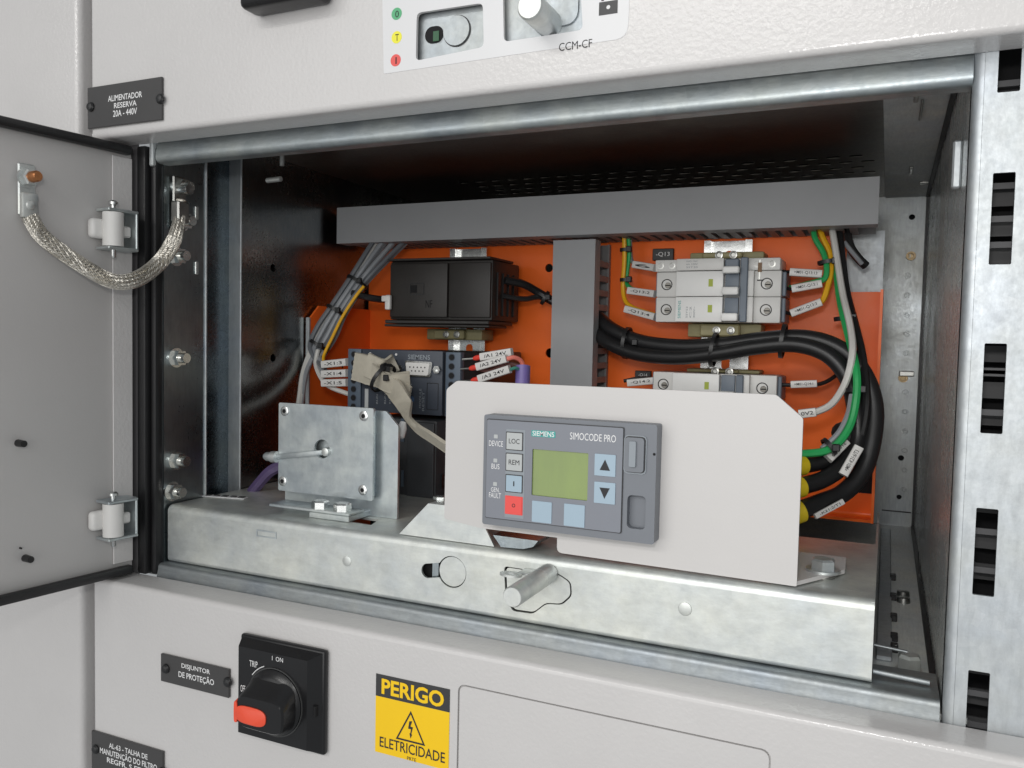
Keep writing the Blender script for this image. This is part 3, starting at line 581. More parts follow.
# orange mounting plate with flanges, notch and holes
YO = .262
ox0, ox1 = .0335, W(879, 400, YO).x; n0 = W(845, 292, YO); oz0 = W(865, 516, YO).z
oh = [circ(W(a, b, YO).x, W(a, b, YO).z, r, 14) for a, b, r in ((550, 353, .004), (549, 268, .0035), (843, 433, .008))]
OP = TR.part('mounting_plate', slab(nb(), [(ox0, oz0), (ox1, oz0), (ox1, n0.z), (n0.x, n0.z), (n0.x, .276), (ox0, .276)], oh, 'xz', YO, YO+.002), ORANGE)
TR.part('plate_lip', sweep(nb(), sheet([(YO-.014, oz0-.002)] + arc((YO-.004, oz0+.002), .004, 270, 360, 5), .0018), 'x', ox0+.16, ox1), ORANGE, OP)
TR.part('plate_flange', box(nb(), ox1-.0018, ox1, .236, YO-.0002, oz0, n0.z), ORANGE, OP)
fl = [(YO, .05), (YO, .186), (.188, .186), (.176, .175), (.176, .05)]
fh = [circ(.222, .135, .0022, 10), circ(.196, .095, .0022, 10)]
TR.part('plate_flange', slab(nb(), fl, fh, 'yz', ox0, ox0+.0018), ORANGE, OP)
TR.part('flange_edge', box(nb(), ox0-.0012, ox0+.0022, .1745, .1760, .05, .176), ZU, OP)
hzq = .245
TR.part('rear_bracket', box(nb(), n0.x-.002, ox1-.001, YO+.02, YO+.022, n0.z-.02, hzq), ZU)
for (px, py, r, h) in ((862, 476, .0085, .015),):
    m_ = W(px, py, YO); TR.part('plate_opening', box(nb(), m_.x-.011, m_.x+.009, YO-.0006, YO-.0001, m_.z-.012, m_.z+.012), HOLE, OP)
# tray pin with spring eye
TP = Thing('locking_pin', W(535, 590, YT), 'short steel locking pin sticking out of the tray front', 'pin')
m_ = W(549, 573, YT); pe = m_ + V((0, -.026, 0))
TP.part('pin', lathe(nb(), (m_.x, YT-.0009, m_.z), (0, -1, 0), [(0, .0052), (.012, .0052), (.0122, .0050), (.0125, .0052), (.0455, .0052), (.0465, .0046)], 26), ZB)
ey = nb(); slab(ey, circ(0, 0, .0042, 16), [circ(0, 0, .0020, 12)], 'xy', 0, .0012)
eq = W(511, 575.5, YT-.013)
for v in ey.verts: v.co = V((eq.x + v.co.x*1.5, YT-.013 + v.co.y, eq.z + v.co.z))
TP.part('spring_eye', ey, ZB); TP.part('eye_arm', box(nb(), eq.x+.002, m_.x+.004, YT-.0100, YT-.0004, eq.z, eq.z+.0012, .0003, 1), ZB)
# printed scale strip on the deck at the left
SS = Thing('scale_strip', (.07, .06, ZT), 'narrow black and white striped strip on the left of the tray deck', 'strip')
sa, sb = WZ(188, 495, ZT), WZ(246, 499, ZT); sd = (sb-sa).normalized(); sn = V((-sd.y, sd.x, 0))
def sbox(u0, u1, v0, v1, z0, z1):
    bm = box(nb(), u0, u1, v0, v1, z0, z1)
    for v in bm.verts: v.co = V((sa.x, sa.y, 0)) + sd*v.co.x + sn*v.co.y + V((0, 0, v.co.z-sd.z*v.co.x))
    return bm
SL = (sb-sa).length
SS.part('backing', sbox(0, SL, -.003, .003, ZT+.0002, ZT+.0008), STK)
for k in range(7): SS.part('black_mark', sbox(SL*(k+.15)/7, SL*(k+.75)/7, -.0012+(k % 2)*.001, .0024, ZT+.0008, ZT+.0013), SIGNK)
# ================================================================ INTERLOCK MECHANISM at the left front
IM = Thing('interlock_mechanism', (.14, .06, ZT), 'galvanised interlock box with rivets and pivoting rod on the tray', 'mechanism')
YA, YR = .0620, .0690
fp = [W(a, b, YA) for a, b in ((279, 403), (374, 408), (372, 500), (278, 491))]
fx0, fx1 = (fp[0].x+fp[3].x)/2, (fp[1].x+fp[2].x)/2; fz1, fz0 = (fp[0].z+fp[1].z)/2, (fp[2].z+fp[3].z)/2
hc = W(322, 449, YA)
IM.part('front_plate', slab(nb(), rr(fx0, fx1, fz0, fz1, .001, 2), [circ(hc.x, hc.z, .0062, 24)], 'xz', YA, YA+.002), ZM)
IM.part('hole_backing', box(nb(), hc.x-.012, hc.x+.012, YA+.006, YA+.0068, hc.z-.012, hc.z+.012), ZM)  # plain zinc plate seen through the rod hole
IM.part('spacer', box(nb(), fx0+.003, fx1-.0025, YA+.0022, YR-.0002, fz1-.004, fz1-.0015), ZM)
IM.part('spacer', box(nb(), fx1-.004, fx1-.002, YA+.0022, YR-.0002, fz0+.002, fz1-.002), ZD)
rx1 = W(398, 450, YR).x
IM.part('rear_plate', slab(nb(), rp([(fx0, ZT+.0002), (rx1, ZT+.0002), (rx1, fz1-.011), (rx1-.009, fz1-.002), (fx0, fz1-.002)], [0, 0, .001, .001, 0], 2), [], 'xz', YR, YR+.002), ZM)
for a, b in ((285, 411), (364, 416), (283, 481), (363, 490)):
    m_ = W(a, b, YA); IM.part('rivet', lathe(nb(), (m_.x, YA, m_.z), (0, -1, 0), [(0, .0034), (.0006, .0032), (.0010, .0022), (.0010, .0014), (.0002, .0012)], 18), STL)
    IM.part('rivet_core', cyl(nb(), (m_.x, YA-.0004, m_.z), (m_.x, YA-.0009, m_.z), .0012, n=12), HOLE)
tip = W(326, 452, YA-.002); tail = W(263, 457, YA-.004)
bm = nb(); hh = .0018; xl = fx0-.001; P8 = []
for xx, zz in ((tip.x+.001, tip.z), (xl, tail.z+.0004)):
    P8 += [V((xx, YA-.0022, zz-hh)), V((xx, YA-.0022, zz+hh)), V((xx, YA-.0003, zz+hh)), V((xx, YA-.0003, zz-hh))]
vs = [bm.verts.new(p) for p in P8]
for f_ in ((0, 1, 2, 3), (7, 6, 5, 4), (0, 4, 5, 1), (1, 5, 6, 2), (2, 6, 7, 3), (3, 7, 4, 0)): bm.faces.new([vs[k] for k in f_])
bmesh.ops.recalc_face_normals(bm, faces=bm.faces[:]); bmesh.ops.bevel(bm, geom=bm.edges[:], offset=.0009, segments=2, profile=.5, affect='EDGES'); IM.part('rod', bm, ZM)
IM.part('rod_pivot', lathe(nb(), (tip.x-.0005, YA+.004, tip.z), (0, -1, 0), [(0, .0027), (.0066, .0027), (.0070, .0020)], 18), ZB)
bm = nb(); d_ = V((-1, 0, -.03)); s_ = V((fx0+.000, YA-.0012, tail.z+.0004)); lathe(bm, s_, d_, [(0, .0022), (.0002, .0038), (.0045, .0038), (.0047, .0030), (.0085, .0030), (.0105, .0020)], 14); IM.part('rod_nut', bm, ZB)
# base bracket with two hex bolts
b0 = WZ(268, 507, ZT+.004); b1 = WZ(395, 508, ZT+.004)
by0, by1 = .0450, .0615; xa, xb = W(270, 505, .046).x, W(350, 512, .046).x
IM.part('base_bracket', box(nb(), xa, xb, by0, by1, ZT+.0042, ZT+.0062, .0004, 1), ZM)
IM.part('bracket_foot', box(nb(), W(307, 512, .044).x, xb-.001, by0+.001, by1+.008, ZT+.0002, ZT+.0040, .0004, 1), ZM)
for a in (320, 342):
    m_ = W(a, 500, .049); IM.part('hex_bolt', hexbolt(nb(), (m_.x, .0495, ZT+.0062), (0, 0, 1), .0056, .0050), STL)
# ================================================================ SLOPED BRACKET under the panel plate
SB = Thing('sloped_bracket', W(455, 540, .034), 'sloped galvanised bracket under the left end of the grey plate', 'bracket')
pf = XZ([(399, 531), (428, 503.5), (470, 505), (482, 522), (494, 545)], .0350)
pf = [(pf[0][0], ZT+.0004), (pf[1][0], pf[1][1]), (pf[2][0]+.004, pf[1][1]), (pf[3][0], pf[3][1]), (pf[4][0], ZT+.0004)]
SB.part('face', slab(nb(), pf, [], 'xz', .0352, .0366), ZN)
SB.part('top', box(nb(), pf[1][0], pf[2][0], .0368, .060, pf[1][1]-.0014, pf[1][1], .0004, 1), ZN)
bm = nb(); a = V((pf[1][0], 0, pf[1][1])); b = V((pf[0][0], 0, pf[0][1])); q_ = [(a, .0368), (a, .060), (b, .060), (b, .0368)]
vs = [bm.verts.new(V((p.x, y, p.z))) for p, y in q_]; v2 = [bm.verts.new(v.co+V((.001, 0, -.001))) for v in vs]
bm.faces.new(vs); bm.faces.new(v2[::-1])
for i in range(4): bm.faces.new((vs[i], vs[(i+1) % 4], v2[(i+1) % 4], v2[i]))
bmesh.ops.recalc_face_normals(bm, faces=bm.faces[:]); SB.part('slope', bm, ZN)
SB.part('rivet', hexbolt(nb(), (W(440, 502, .05).x, .050, pf[1][1]), (0, 0, 1), .004, .002), STL)
SB.part('foot_block', slab(nb(), XZ([(493, 535), (538, 541), (533, 547), (523, 549), (501, 547)], .0345), [], 'xz', .0345, .060), ZD)
# ================================================================ PANEL PLATE with the operator panel
YP = .0345; ZF = ZT+.0008
PLT = Thing('panel_plate', (.34, YP, ZT), 'beige grey mounting plate with cut corners carrying the display panel', 'mounting plate')
pz1 = W(600, 387, YP).z; px0 = W(445.5, 450, YP).x; px1 = W(800, 500, YP).x
po = [(px0, W(447, 519, YP).z), (px0, pz1-.005), (px0+.0065, pz1), (px1-.0125, pz1), (px1, pz1-.0105), (px1, ZF+.0002), (W(557, 545, YP).x, ZF+.0012), (W(557, 545, YP).x, .056), (W(480, 527, YP).x, .056)]
PLT.part('plate', slab(nb(), rp(po, [.001, .0012, .0012, .0012, .0012, .0008, .003, .0005, .001], 3), [], 'xz', YP, YP+.002), PAINTP)
ft = [(WZ(a, b, ZF).x, WZ(a, b, ZF).y) for a, b in ((799, 581), (845, 573.5), (846, 561), (790, 556))]
ft = [(px1-.0004, YP+.0022), (ft[1][0], ft[1][1]), (ft[2][0], ft[2][1]), (px1-.012, ft[2][1]), (px1-.012, YP+.0022)]
PLT.part('foot', slab(nb(), rp(ft, .001, 2), [], 'xy', ZF, ZF+.0020), PAINTP)
m_ = WZ(823, 571, ZF+.002); PLT.part('spacer', cyl(nb(), (m_.x, m_.y, ZT+.0001), (m_.x, m_.y, ZF-.0001), .006, n=20), STD)
PLT.part('foot_bolt', hexbolt(nb(), (m_.x, m_.y, ZF+.0020), (0, 0, 1), .0060, .0052, .0082), ZB)
YPF = .0245
DP = Thing('display_panel', (.318, YP, .060), 'grey operator panel with green LCD and push buttons on the beige plate', 'control panel')
dx0, dx1, dz0, dz1 = .2705, .3650, .0610, .1203
rec = rr(W(627, 512, YPF).x, W(645.5, 512, YPF).x, W(636, 529, YPF).z, W(636, 495.5, YPF).z, .0022, 3)
DP.part('housing', slab(nb(), rr(dx0, dx1, dz0, dz1, .0012, 3), [rec], 'xz', YPF, YP-.0002), OPG)
DP.part('recess_floor', slab(nb(), rec, [], 'xz', YPF+.0045, YPF+.0052), OPG)
fx = lambda a: W(a, 480, YPF).x
ff0, ff1 = fx(487), fx(622.5)
lq = [W(a, b, YPF-.001) for a, b in ((532, 449.5), (588.2, 452.5), (587.8, 500), (532, 496))]; lc = ((lq[0].x+lq[3].x)/2, (lq[1].x+lq[2].x)/2, (lq[2].z+lq[3].z)/2, (lq[0].z+lq[1].z)/2)
DP.part('foil', slab(nb(), rr(ff0, ff1, dz0+.0042, dz1-.0025, .0008, 3), [rr(*lc, .0006, 3)], 'xz', YPF-.0012, YPF-.0001), OPF)
DP.part('lcd_screen', slab(nb(), rr(lc[0]-.0004, lc[1]+.0004, lc[2]-.0004, lc[3]+.0004, .0006, 3), [], 'xz', YPF-.0002, YPF-.00005), LCD)
DP.part('foil_edge', slab(nb(), rr(ff0-.0004, ff1+.0004, dz0+.0038, dz1-.0021, .0008, 3), [rr(ff0-.00002, ff1+.00002, dz0+.00418, dz1-.00248, .0008, 3)], 'xz', YPF-.0007, YPF-.00005), SIGNK)
YF = YPF-.0012
def prect(name, quad, m, d=.0003, base=YF, r=.0003, bev=None):
    P = [W(a, b, base) for a, b in quad]; x0, x1 = (P[0].x+P[3].x)/2, (P[1].x+P[2].x)/2; z1, z0 = (P[0].z+P[1].z)/2, (P[2].z+P[3].z)/2
    return DP.part(name, slab(nb(), rr(x0, x1, z0, z1, r, 2), [], 'xz', base-d, base-.00003), m), (x0, x1, z0, z1)
prect('button_strip', [(506, 429), (525, 430), (524, 519.5), (505, 516.5)], OPL, .00010)
for (q0, m_, ch, w_) in (([(507, 432.5), (522.5, 433.2), (522.3, 450), (507, 449)], BTNG, 'LOC', 5.6), ([(506.8, 453.5), (522.4, 454.5), (522.2, 471), (506.6, 470)], BTNG, 'REM', 5.6), ([(506.6, 475), (522, 476), (522, 492.3), (506.4, 491)], BTNB, 'I', .6), ([(506.2, 496.5), (522, 497.5), (521.8, 514.5), (506, 512.8)], BTNR, 'o', 1.8)):
    k_, R_ = prect('button_rim', [(a-(.9 if i in (0, 3) else -.9), b-(.9 if i < 2 else -.9)) for i, (a, b) in enumerate(q0)], SIGNK if m_ is not BTNR else BTNR, .00030)
    b_, R_ = prect('button', q0, m_, .00055)
    xm, zm = (R_[0]+R_[1])/2, (R_[2]+R_[3])/2; w2 = w_*.00055; DP.part('lettering', text_bm(ch, xm-w2, xm+w2, zm-.0013 if ch != 'o' else zm-.001, zm+.0013 if ch != 'o' else zm+.001, YF-.00065), PRN, b_)
for q0, up in (([(595, 453.5), (616, 455), (615.6, 477), (594.8, 475)], 1), ([(594.5, 481.5), (615.5, 483), (615.3, 504.5), (594.4, 502.5)], -1)):
    b_, R_ = prect('button', q0, BTNB, .00055); xm, zm = (R_[0]+R_[1])/2, (R_[2]+R_[3])/2
    DP.part('arrow_mark', slab(nb(), [(xm-.0027, zm-.0026*up), (xm+.0027, zm-.0026*up), (xm, zm+.0029*up)], [], 'xz', YF-.00070, YF-.00058), PRN, b_)
for q0 in ([(532.5, 500.8), (552, 502), (551.6, 523.5), (532, 521.5)], [(564.5, 503.8), (585, 505), (584.6, 527.5), (564, 525.5)]): prect('button', q0, BTNB, .00045)
prect('brand_strip', [(531.5, 430.3), (555.5, 431.2), (555.5, 437.6), (531.5, 436.6)], TEAL, .00010)
letter(DP, 'SIEMENS', 532.5, 554.2, 431.4, 436.4, YF-.00016, WHT, .012); letter(DP, 'SIMOCODE PRO', 570, 616, 433.8, 441, YF-.0001, WHT)
for a, b, s1 in ((496, 436.5, [('DEVICE', 489, 503, 440.8, 446.3)]), (495.5, 460.5, [('BUS', 491.5, 499.5, 463.8, 469)]), (495.2, 484, [('GEN.', 491, 499.5, 487.5, 492), ('FAULT', 489, 501, 492.8, 498)])):
    prect('status_led', [(a-1.9, b-2), (a+1.9, b-1.9), (a+1.9, b+1.9), (a-1.9, b+1.8)], BTNG, .0002)
    for t_ in s1: letter(DP, *t_, YF-.0001, WHT)
# cable port cover and hole
prect('port_rim', [(624.2, 434.5), (647, 436), (646.6, 475), (624, 473)], OPL, .0006, YPF, .0020)
prect('port_gap', [(625, 435.6), (646, 437), (645.6, 473.6), (624.8, 471.6)], SIGNK, .0008, YPF, .0018)
prect('port_cover', [(625.8, 436.6), (645, 438), (644.6, 472.6), (625.6, 470.6)], OPG, .0022, YPF, .0014)
prect('port_grip', [(631, 440.5), (637.5, 441), (637.4, 466.5), (630.8, 466)], OPL, .0034, YPF, .0006)
m_ = W(654.3, 454.3, YPF); DP.part('pin_hole', cyl(nb(), (m_.x, YPF-.0002, m_.z), (m_.x, YPF, m_.z), .0007, n=10), HOLE)
# ================================================================ CABLE DUCTS
YD = .205
d0 = [W(337, 208, YD), W(880, 176, YD), W(880, 222, YD), W(337, 245, YD)]
hx0, hx1 = d0[0].x, d0[1].x; hz1, hz0 = (d0[0].z+d0[1].z)/2, (d0[2].z+d0[3].z)/2
HD = Thing('cable_duct', ((hx0+hx1)/2, YO, hz0), 'long horizontal grey cable duct across the top of the mounting plate', 'cable duct', 'grey cable ducts')
HD.part('cover', slab(nb(), [(YD, hz0), (YD, hz1), (YD+.016, hz1), (YD+.016, hz1-.0015), (YD+.0015, hz1-.0015), (YD+.0015, hz0+.0015), (YD+.016, hz0+.0015), (YD+.016, hz0)], [], lambda a, b, d: V((d, a, b)), hx0, hx1), DUCT)
HD.part('base', box(nb(), hx0+.003, hx1-.002, YO-.0025, YO-.0003, hz0+.001, hz1-.001), DUCTD)
bm = nb(); box(bm, 0, .0055, YD+.0163, YO-.0026, hz0+.0006, hz0+.0020); fme = None
def fingers(T, n, bm0, step, mtl):
    first = T.part('finger', bm0, mtl)
    for k in range(1, n):
        c = first.copy(); COL.objects.link(c); c.parent = T.o; c.location = first.location + V(step)*k
bm2 = nb(); x_ = hx0+.004; box(bm2, x_, x_+.0052, YD+.0163, YO-.0026, hz0+.0004, hz0+.0018); fingers(HD, int((hx1-hx0-.008)/.0088), bm2, (.0088, 0, 0), DUCTD)
HD.part('side_wall', box(nb(), hx0+.003, hx1-.002, YD+.0163, YO-.0026, hz1-.0022, hz1-.0006), DUCTD)
bm.free()
YV = .220
v0 = [W(552, 300, YV), W(594, 300, YV)]
vx0, vx1 = v0[0].x, v0[1].x; vz1 = hz0-.0015; vz0 = .060
VD = Thing('cable_duct', ((vx0+vx1)/2, YO, vz0), 'short vertical grey cable duct in the middle of the orange plate', 'cable duct', 'grey cable ducts')
VD.part('cover', slab(nb(), [(vx0, YV), (vx1, YV), (vx1, YV+.012), (vx1-.0015, YV+.012), (vx1-.0015, YV+.0015), (vx0+.0015, YV+.0015), (vx0+.0015, YV+.012), (vx0, YV+.012)], [], 'xy', vz0, vz1), DUCT)
VD.part('base', box(nb(), vx0+.001, vx1-.001, YO-.0022, YO-.0003, vz0, vz1), DUCTD)
bm2 = nb(); box(bm2, vx1-.0022, vx1-.0007, YV+.0122, YO-.0023, vz0+.002, vz0+.0066); fingers(VD, int((vz1-vz0-.004)/.0112), bm2, (0, 0, .0112), DUCTD)
bm2 = nb(); box(bm2, vx0+.0007, vx0+.0022, YV+.0122, YO-.0023, vz0+.002, vz0+.0066); fingers(VD, int((vz1-vz0-.004)/.0112), bm2, (0, 0, .0112), DUCTD)
VD.part('rear_fold', box(nb(), vx1-.0022, vx1-.0005, YO-.006, YO-.0023, vz0, vz1), DUCTD)
for k in range(7):
    z_ = vz1-.012-k*.017; wire('duct_wire', [V((vx1-.010, YV+.006, z_+.020)), V((vx1-.005, YV+.018, z_+.006)), V((vx1-.009, YV+.030, z_-.014))], .0013, (IGR, IY, IG, IW, IB, IG, IG)[k], ('grey', 'yellow', 'uppermost green', 'white', 'black', 'middle green', 'lowest green')[k]+' wire end seen through the slots of the vertical duct', 'wire', 'wires inside the vertical duct')
# ================================================================ DIN RAILS
def rail(xc, z0, z1, label):
    T = Thing('mounting_rail', (xc, YO, z0), label, 'rail', 'vertical mounting rails'); z0b = z0
    prof = [(-.0175, YO-.0075), (-.0125, YO-.0075), (-.0125, YO-.0014), (.0125, YO-.0014), (.0125, YO-.0075), (.0175, YO-.0075), (.0175, YO-.0065), (.0135, YO-.0065), (.0135, YO-.0004), (-.0135, YO-.0004), (-.0135, YO-.0065), (-.0175, YO-.0065)]
    T.part('hat_profile', sweep(nb(), [(xc+a, b) for a, b in prof], 'z', z0, z1), STL)
    z_ = z0+.008
    while z_ < z1-.01:
        T.part('slot', slab(nb(), rr(xc-.0030, xc+.0030, z_, z_+.015, .0028, 3), [], 'xz', YO-.0019, YO-.0015), ORANGE); z_ += .0185
rxL = W(468, 250, YO-.0075).x; rxR = W(728, 246, YO-.0075).x
rail(rxL, .06, hz0-.001, 'galvanised mounting rail behind the black relay block'); rail(rxR, .06, hz0-.001, 'galvanised mounting rail behind the miniature breakers')
def clamp(xc, z, label, h=.0085):
    T = Thing('end_clamp', (xc, YO-.0075, z), label, 'end clamp', 'olive rail end clamps')
    T.part('body', box(nb(), xc-.026, xc+.026, YO-.030, YO-.0078, z, z+h, .0012, 2), OLIVE)
    T.part('wing', box(nb(), xc-.016, xc+.012, YO-.036, YO-.0302, z+.0006, z+h-.0006, .001, 1), OLIVE)
    for s in (-.004, .006): T.part('screw', lathe(nb(), (xc+s, YO-.0361, z+h*.5), (0, -1, 0), [(0, .0030), (.0006, .0028), (.0008, .0018), (.0002, .0014)], 14), STD)
# ================================================================ MINIATURE CIRCUIT BREAKERS (rail is vertical, so they lie on their side)
SCR = mat('dark_screw', (.22, .21, .19), .5, 1)
def breaker(x0, z0, label, aux=True):
    L = .0905; yf = .2135; T = Thing('circuit_breaker', (x0+L/2, YO-.008, z0), label, 'circuit breaker', 'miniature circuit breakers')
    def part(n, a, b, y0, c, d, m, bev=.0006, under=None): return T.part(n, box(nb(), x0+a, x0+b, y0, YO-.0078 if y0 < .225 and n.endswith('body') else y0+.004, z0+c, z0+d, bev, 2), m, under)
    for i in range(2):
        c, d = i*.018+.0001, (i+1)*.018-.0001
        bd = part('pole_body', .001, L-.003, yf+.006, c, d, MCB)
        T.part('pole_face', box(nb(), x0+.0165, x0+.0495, yf, yf+.0062, z0+c+.0001, z0+d-.0001, .0006, 2), MCBW, bd)
        T.part('pole_shoulder', box(nb(), x0+.0605, x0+.0700, yf+.001, yf+.0062, z0+c, z0+d, .0006, 2), MCB, bd)
        for sx in (.0085, L-.0125):
            cx_, cz_ = x0+sx, z0+(c+d)/2
            T.part('terminal_screw', lathe(nb(), (cx_, yf+.0060, cz_), (0, -1, 0), [(-.002, .0040), (.0003, .0040), (.0003, .0034), (-.0006, .0032)], 18), HOLE, bd)
            T.part('screw_head', lathe(nb(), (cx_+.0008, yf+.0058, cz_-.0006), (0, -1, 0), [(0, .0022), (.0003, .0020)], 12), SCR, bd); T.part('screw_slot', box(nb(), cx_-.0010, cx_+.0026, yf+.0052, yf+.0054, cz_-.0010, cz_-.0003), HOLE, bd)
        T.part('flag_window', box(nb(), x0+.0395, x0+.0425, yf-.0003, yf+.001, z0+c+.0068, z0+c+.0120), mat('flag_lime', (.38, .45, .05), .5), bd)
        part('toggle_well', .0505, .0600, yf+.002, c+.0006, d-.0006, SLATE, .0005, bd)
        T.part('toggle', box(nb(), x0+.0500, x0+.0610, yf-.0070, yf+.0025, z0+c+.0006, z0+c+.0062, .0012, 2), MCBW, bd)
        T.part('terminal_side', box(nb(), x0+L-.0028, x0+L-.0002, yf+.010, YO-.012, z0+c+.0005, z0+d-.0005, .0006, 1), SLATE, bd)
        T.part('terminal_side', box(nb(), x0+.0002, x0+.0009, yf+.008, YO-.012, z0+c+.0005, z0+d-.0005), SLATE, bd)
    T.part('trip_strip', box(nb(), x0+.0612, x0+.0662, yf-.0016, yf+.002, z0+.0003, z0+(.0447 if aux else .0357), .0006, 1), SLATE)
    if aux:
        ax = T.part('auxiliary_body', box(nb(), x0-.0005, x0+L-.004, yf+.006, YO-.0085, z0+.0362, z0+.0448, .0008, 2), MCB)
        T.part('auxiliary_face', box(nb(), x0+.0165, x0+.0495, yf, yf+.0062, z0+.0363, z0+.0447, .0006, 2), MCB, ax)
        T.part('auxiliary_toggle', box(nb(), x0+.0505, x0+.0600, yf-.001, yf+.004, z0+.0372, z0+.0440, .0008, 1), SLATE, ax)
        T.part('toggle_link', box(nb(), x0+.0500, x0+.0612, yf-.0078, yf-.0020, z0+.0335, z0+.0382, .0008, 1), MCBW, ax)
        for sx in (.0035, .0118, L-.0190, L-.0095):
            T.part('small_screw', lathe(nb(), (x0+sx, yf+.0062, z0+.0405), (0, -1, 0), [(0, .0024), (.0003, .0024), (.0004, .0016), (-.0004, .0014)], 14), STD, ax)
        T.part('diagram_mark', box(nb(), x0+.0725, x0+.0735, yf+.0055, yf+.0061, z0+.029, z0+.0435), STD, ax)
        T.part('diagram_mark', box(nb(), x0+.0715, x0+.0758, yf+.0055, yf+.0061, z0+.0290, z0+.0298), PRN, ax)
        T.part('diagram_mark', box(nb(), x0+.0718, x0+.0744, yf+.0054, yf+.0060, z0+.0350, z0+.0415), mat('print_brown', (.22, .13, .07), .6), ax)
    rot = lambda u, v: V((x0+.0185+v, yf-.0002, z0+.0020+u))
    T.part('lettering', text_bm('SIEMENS', 0, .0125, 0, .0020, 0, m=lambda u, v: V((x0+.0205-v, yf-.0002, z0+.0026+u))), TEAL)
    for k in range(3): T.part('lettering', text_bm(('5SY52', 'C2', '400V~')[k], 0, .008, 0, .0013, 0, m=lambda u, v, k=k: V((x0+.0255+k*.0026-v, yf-.0002, z0+.0030+u))), GPRN)
    for k in range(3 if aux else 0): T.part('lettering', text_bm(('5ST30', '6A 230V', '1NO 1NC')[k], x0+.0235, x0+.0315, z0+.0380+k*.0021, z0+.0392+k*.0021, yf-.0002), GPRN)
    return T
bz = W(655, 322, .2195).z; bx_ = W(655, 297, .2195).x
breaker(bx_, bz, 'upper light grey two-pole miniature breaker with auxiliary switch')
bz2 = W(655, 371.5, .2195).z-.0360; breaker(bx_-.0005, bz2, 'lower miniature breaker mostly hidden behind the beige plate', False)
clamp(rxR+.003, bz+.0452, 'olive clamp directly above the upper breaker', .0055); clamp(rxR+.003, bz-.0102, 'olive clamp directly below the upper breaker', .0098); clamp(rxR+.003, bz2+.0362, 'olive clamp directly above the lower breaker', .0026)
for (a0, a1, b0_, b1_, s_, lab) in ((653, 674.5, 248.5, 261, '-Q13', 'small black device tag above the upper breaker'), (635.5, 652, 371, 379, '-Q14', 'small black device tag beside the lower breaker')):
    yy = YO-.0002; P0, P1 = W(a0, b1_, yy), W(a1, b0_, yy); T = Thing('device_tag', ((P0.x+P1.x)/2, YO, P0.z), lab, 'device tag', 'black device tags')
    T.part('plate', box(nb(), P0.x, P1.x, YO-.0026, YO-.0002, P0.z, P1.z, .0005, 1), BLK)
    T.part('lettering', text_bm(s_, P0.x+.003, P1.x-.003, P0.z+(P1.z-P0.z)*.3, P0.z+(P1.z-P0.z)*.7, YO-.0028), WHT)
# ================================================================ RELAY BLOCK upper left
YK = .200
kx0, kx1 = W(388, 290, YK).x, W(490, 290, YK).x; kz1, kz0 = W(440, 259, YK).z, W(440, 325, YK).z
RB = Thing('relay_block', ((kx0+kx1)/2, YO-.008, kz0), 'black plastic relay block on the left mounting rail', 'relay')
RB.part('housing', box(nb(), kx0, kx1, YK+.004, YO-.0078, kz0+.004, kz1-.001, .0010, 2), RELAY)
xm = W(447, 290, YK).x
RB.part('front_panel', box(nb(), kx0+.0018, xm, YK, YK+.0042, kz0+.006, kz1-.0030, .0010, 2), RELAY)
RB.part('front_panel', box(nb(), xm+.0006, kx1-.0005, YK+.0012, YK+.0042, kz0+.006, kz1-.0030, .0010, 2), RELAY)
RB.part('top_flange', box(nb(), kx0, kx1+.0004, YK-.0015, YO-.02, kz1-.0008, kz1+.0010, .0004, 1), RELAY)
RB.part('bottom_flange', box(nb(), kx0-.0015, kx1+.0004, YK-.0020, YO-.02, kz0+.0008, kz0+.0036, .0006, 1), RELAY)
RB.part('bottom_flange', box(nb(), kx0-.0025, kx1+.0002, YK-.0010, YO-.03, kz0-.0016, kz0+.0004, .0006, 1), RELAY)
m_ = W(416, 289, YK); RB.part('window', slab(nb(), [(m_.x-.0055, m_.z-.0045), (m_.x+.0075, m_.z-.0045), (m_.x+.0075, m_.z+.0045), (m_.x-.0055, m_.z+.0045)], [[(m_.x-.005, m_.z-.004), (m_.x+.007, m_.z-.004), (m_.x+.007, m_.z+.004), (m_.x-.005, m_.z+.004)]], 'xz', YK-.0004, YK-.0001), BLK)
RB.part('window_dark', box(nb(), m_.x-.005, m_.x+.001, YK-.0002, YK-.00005, m_.z-.003, m_.z+.003), HOLE)
m_ = W(429, 304, YK); RB.part('lettering', text_bm('NF', m_.x-.003, m_.x+.003, m_.z-.003, m_.z+.003, YK-.0002), HOLE)
bm = nb()
for k in range(4): box(bm, kx1-.0002, kx1+.0012, YK+.012+k*.010, YK+.016+k*.010, kz0+.008, kz1-.010, .0003, 1)
RB.part('side_ribs', bm, BLK)
clamp(rxL+.000, kz0-.0115, 'olive clamp directly below the black relay block', .0090)
wire('control_cable', [(505, 280, .215), (523, 284, .225), (538, 292, .236), (553, 301, .240)], .0032, IB, 'upper thick black cable from relay block into the vertical duct', 'cable', 'black cables by the relay block')
wire('control_cable', [(503, 296, .222), (524, 299, .230), (540, 297, .238), (553, 303, .244)], .0022, IB, 'lower thin black cable from relay block into the vertical duct', 'cable', 'black cables by the relay block')
tie(W(545, 298, .238), W(553, 301, .240)-W(538, 292, .236), .0052, 'cable tie on the black cables left of the vertical duct')
wire('control_cable', [(352, 293, .192), (366, 297, .195), (378, 299, .2), (388, 300, .207)], .0028, IB, 'short black cable entering the relay block from the wire bundle', 'cable', 'black cables by the relay block')
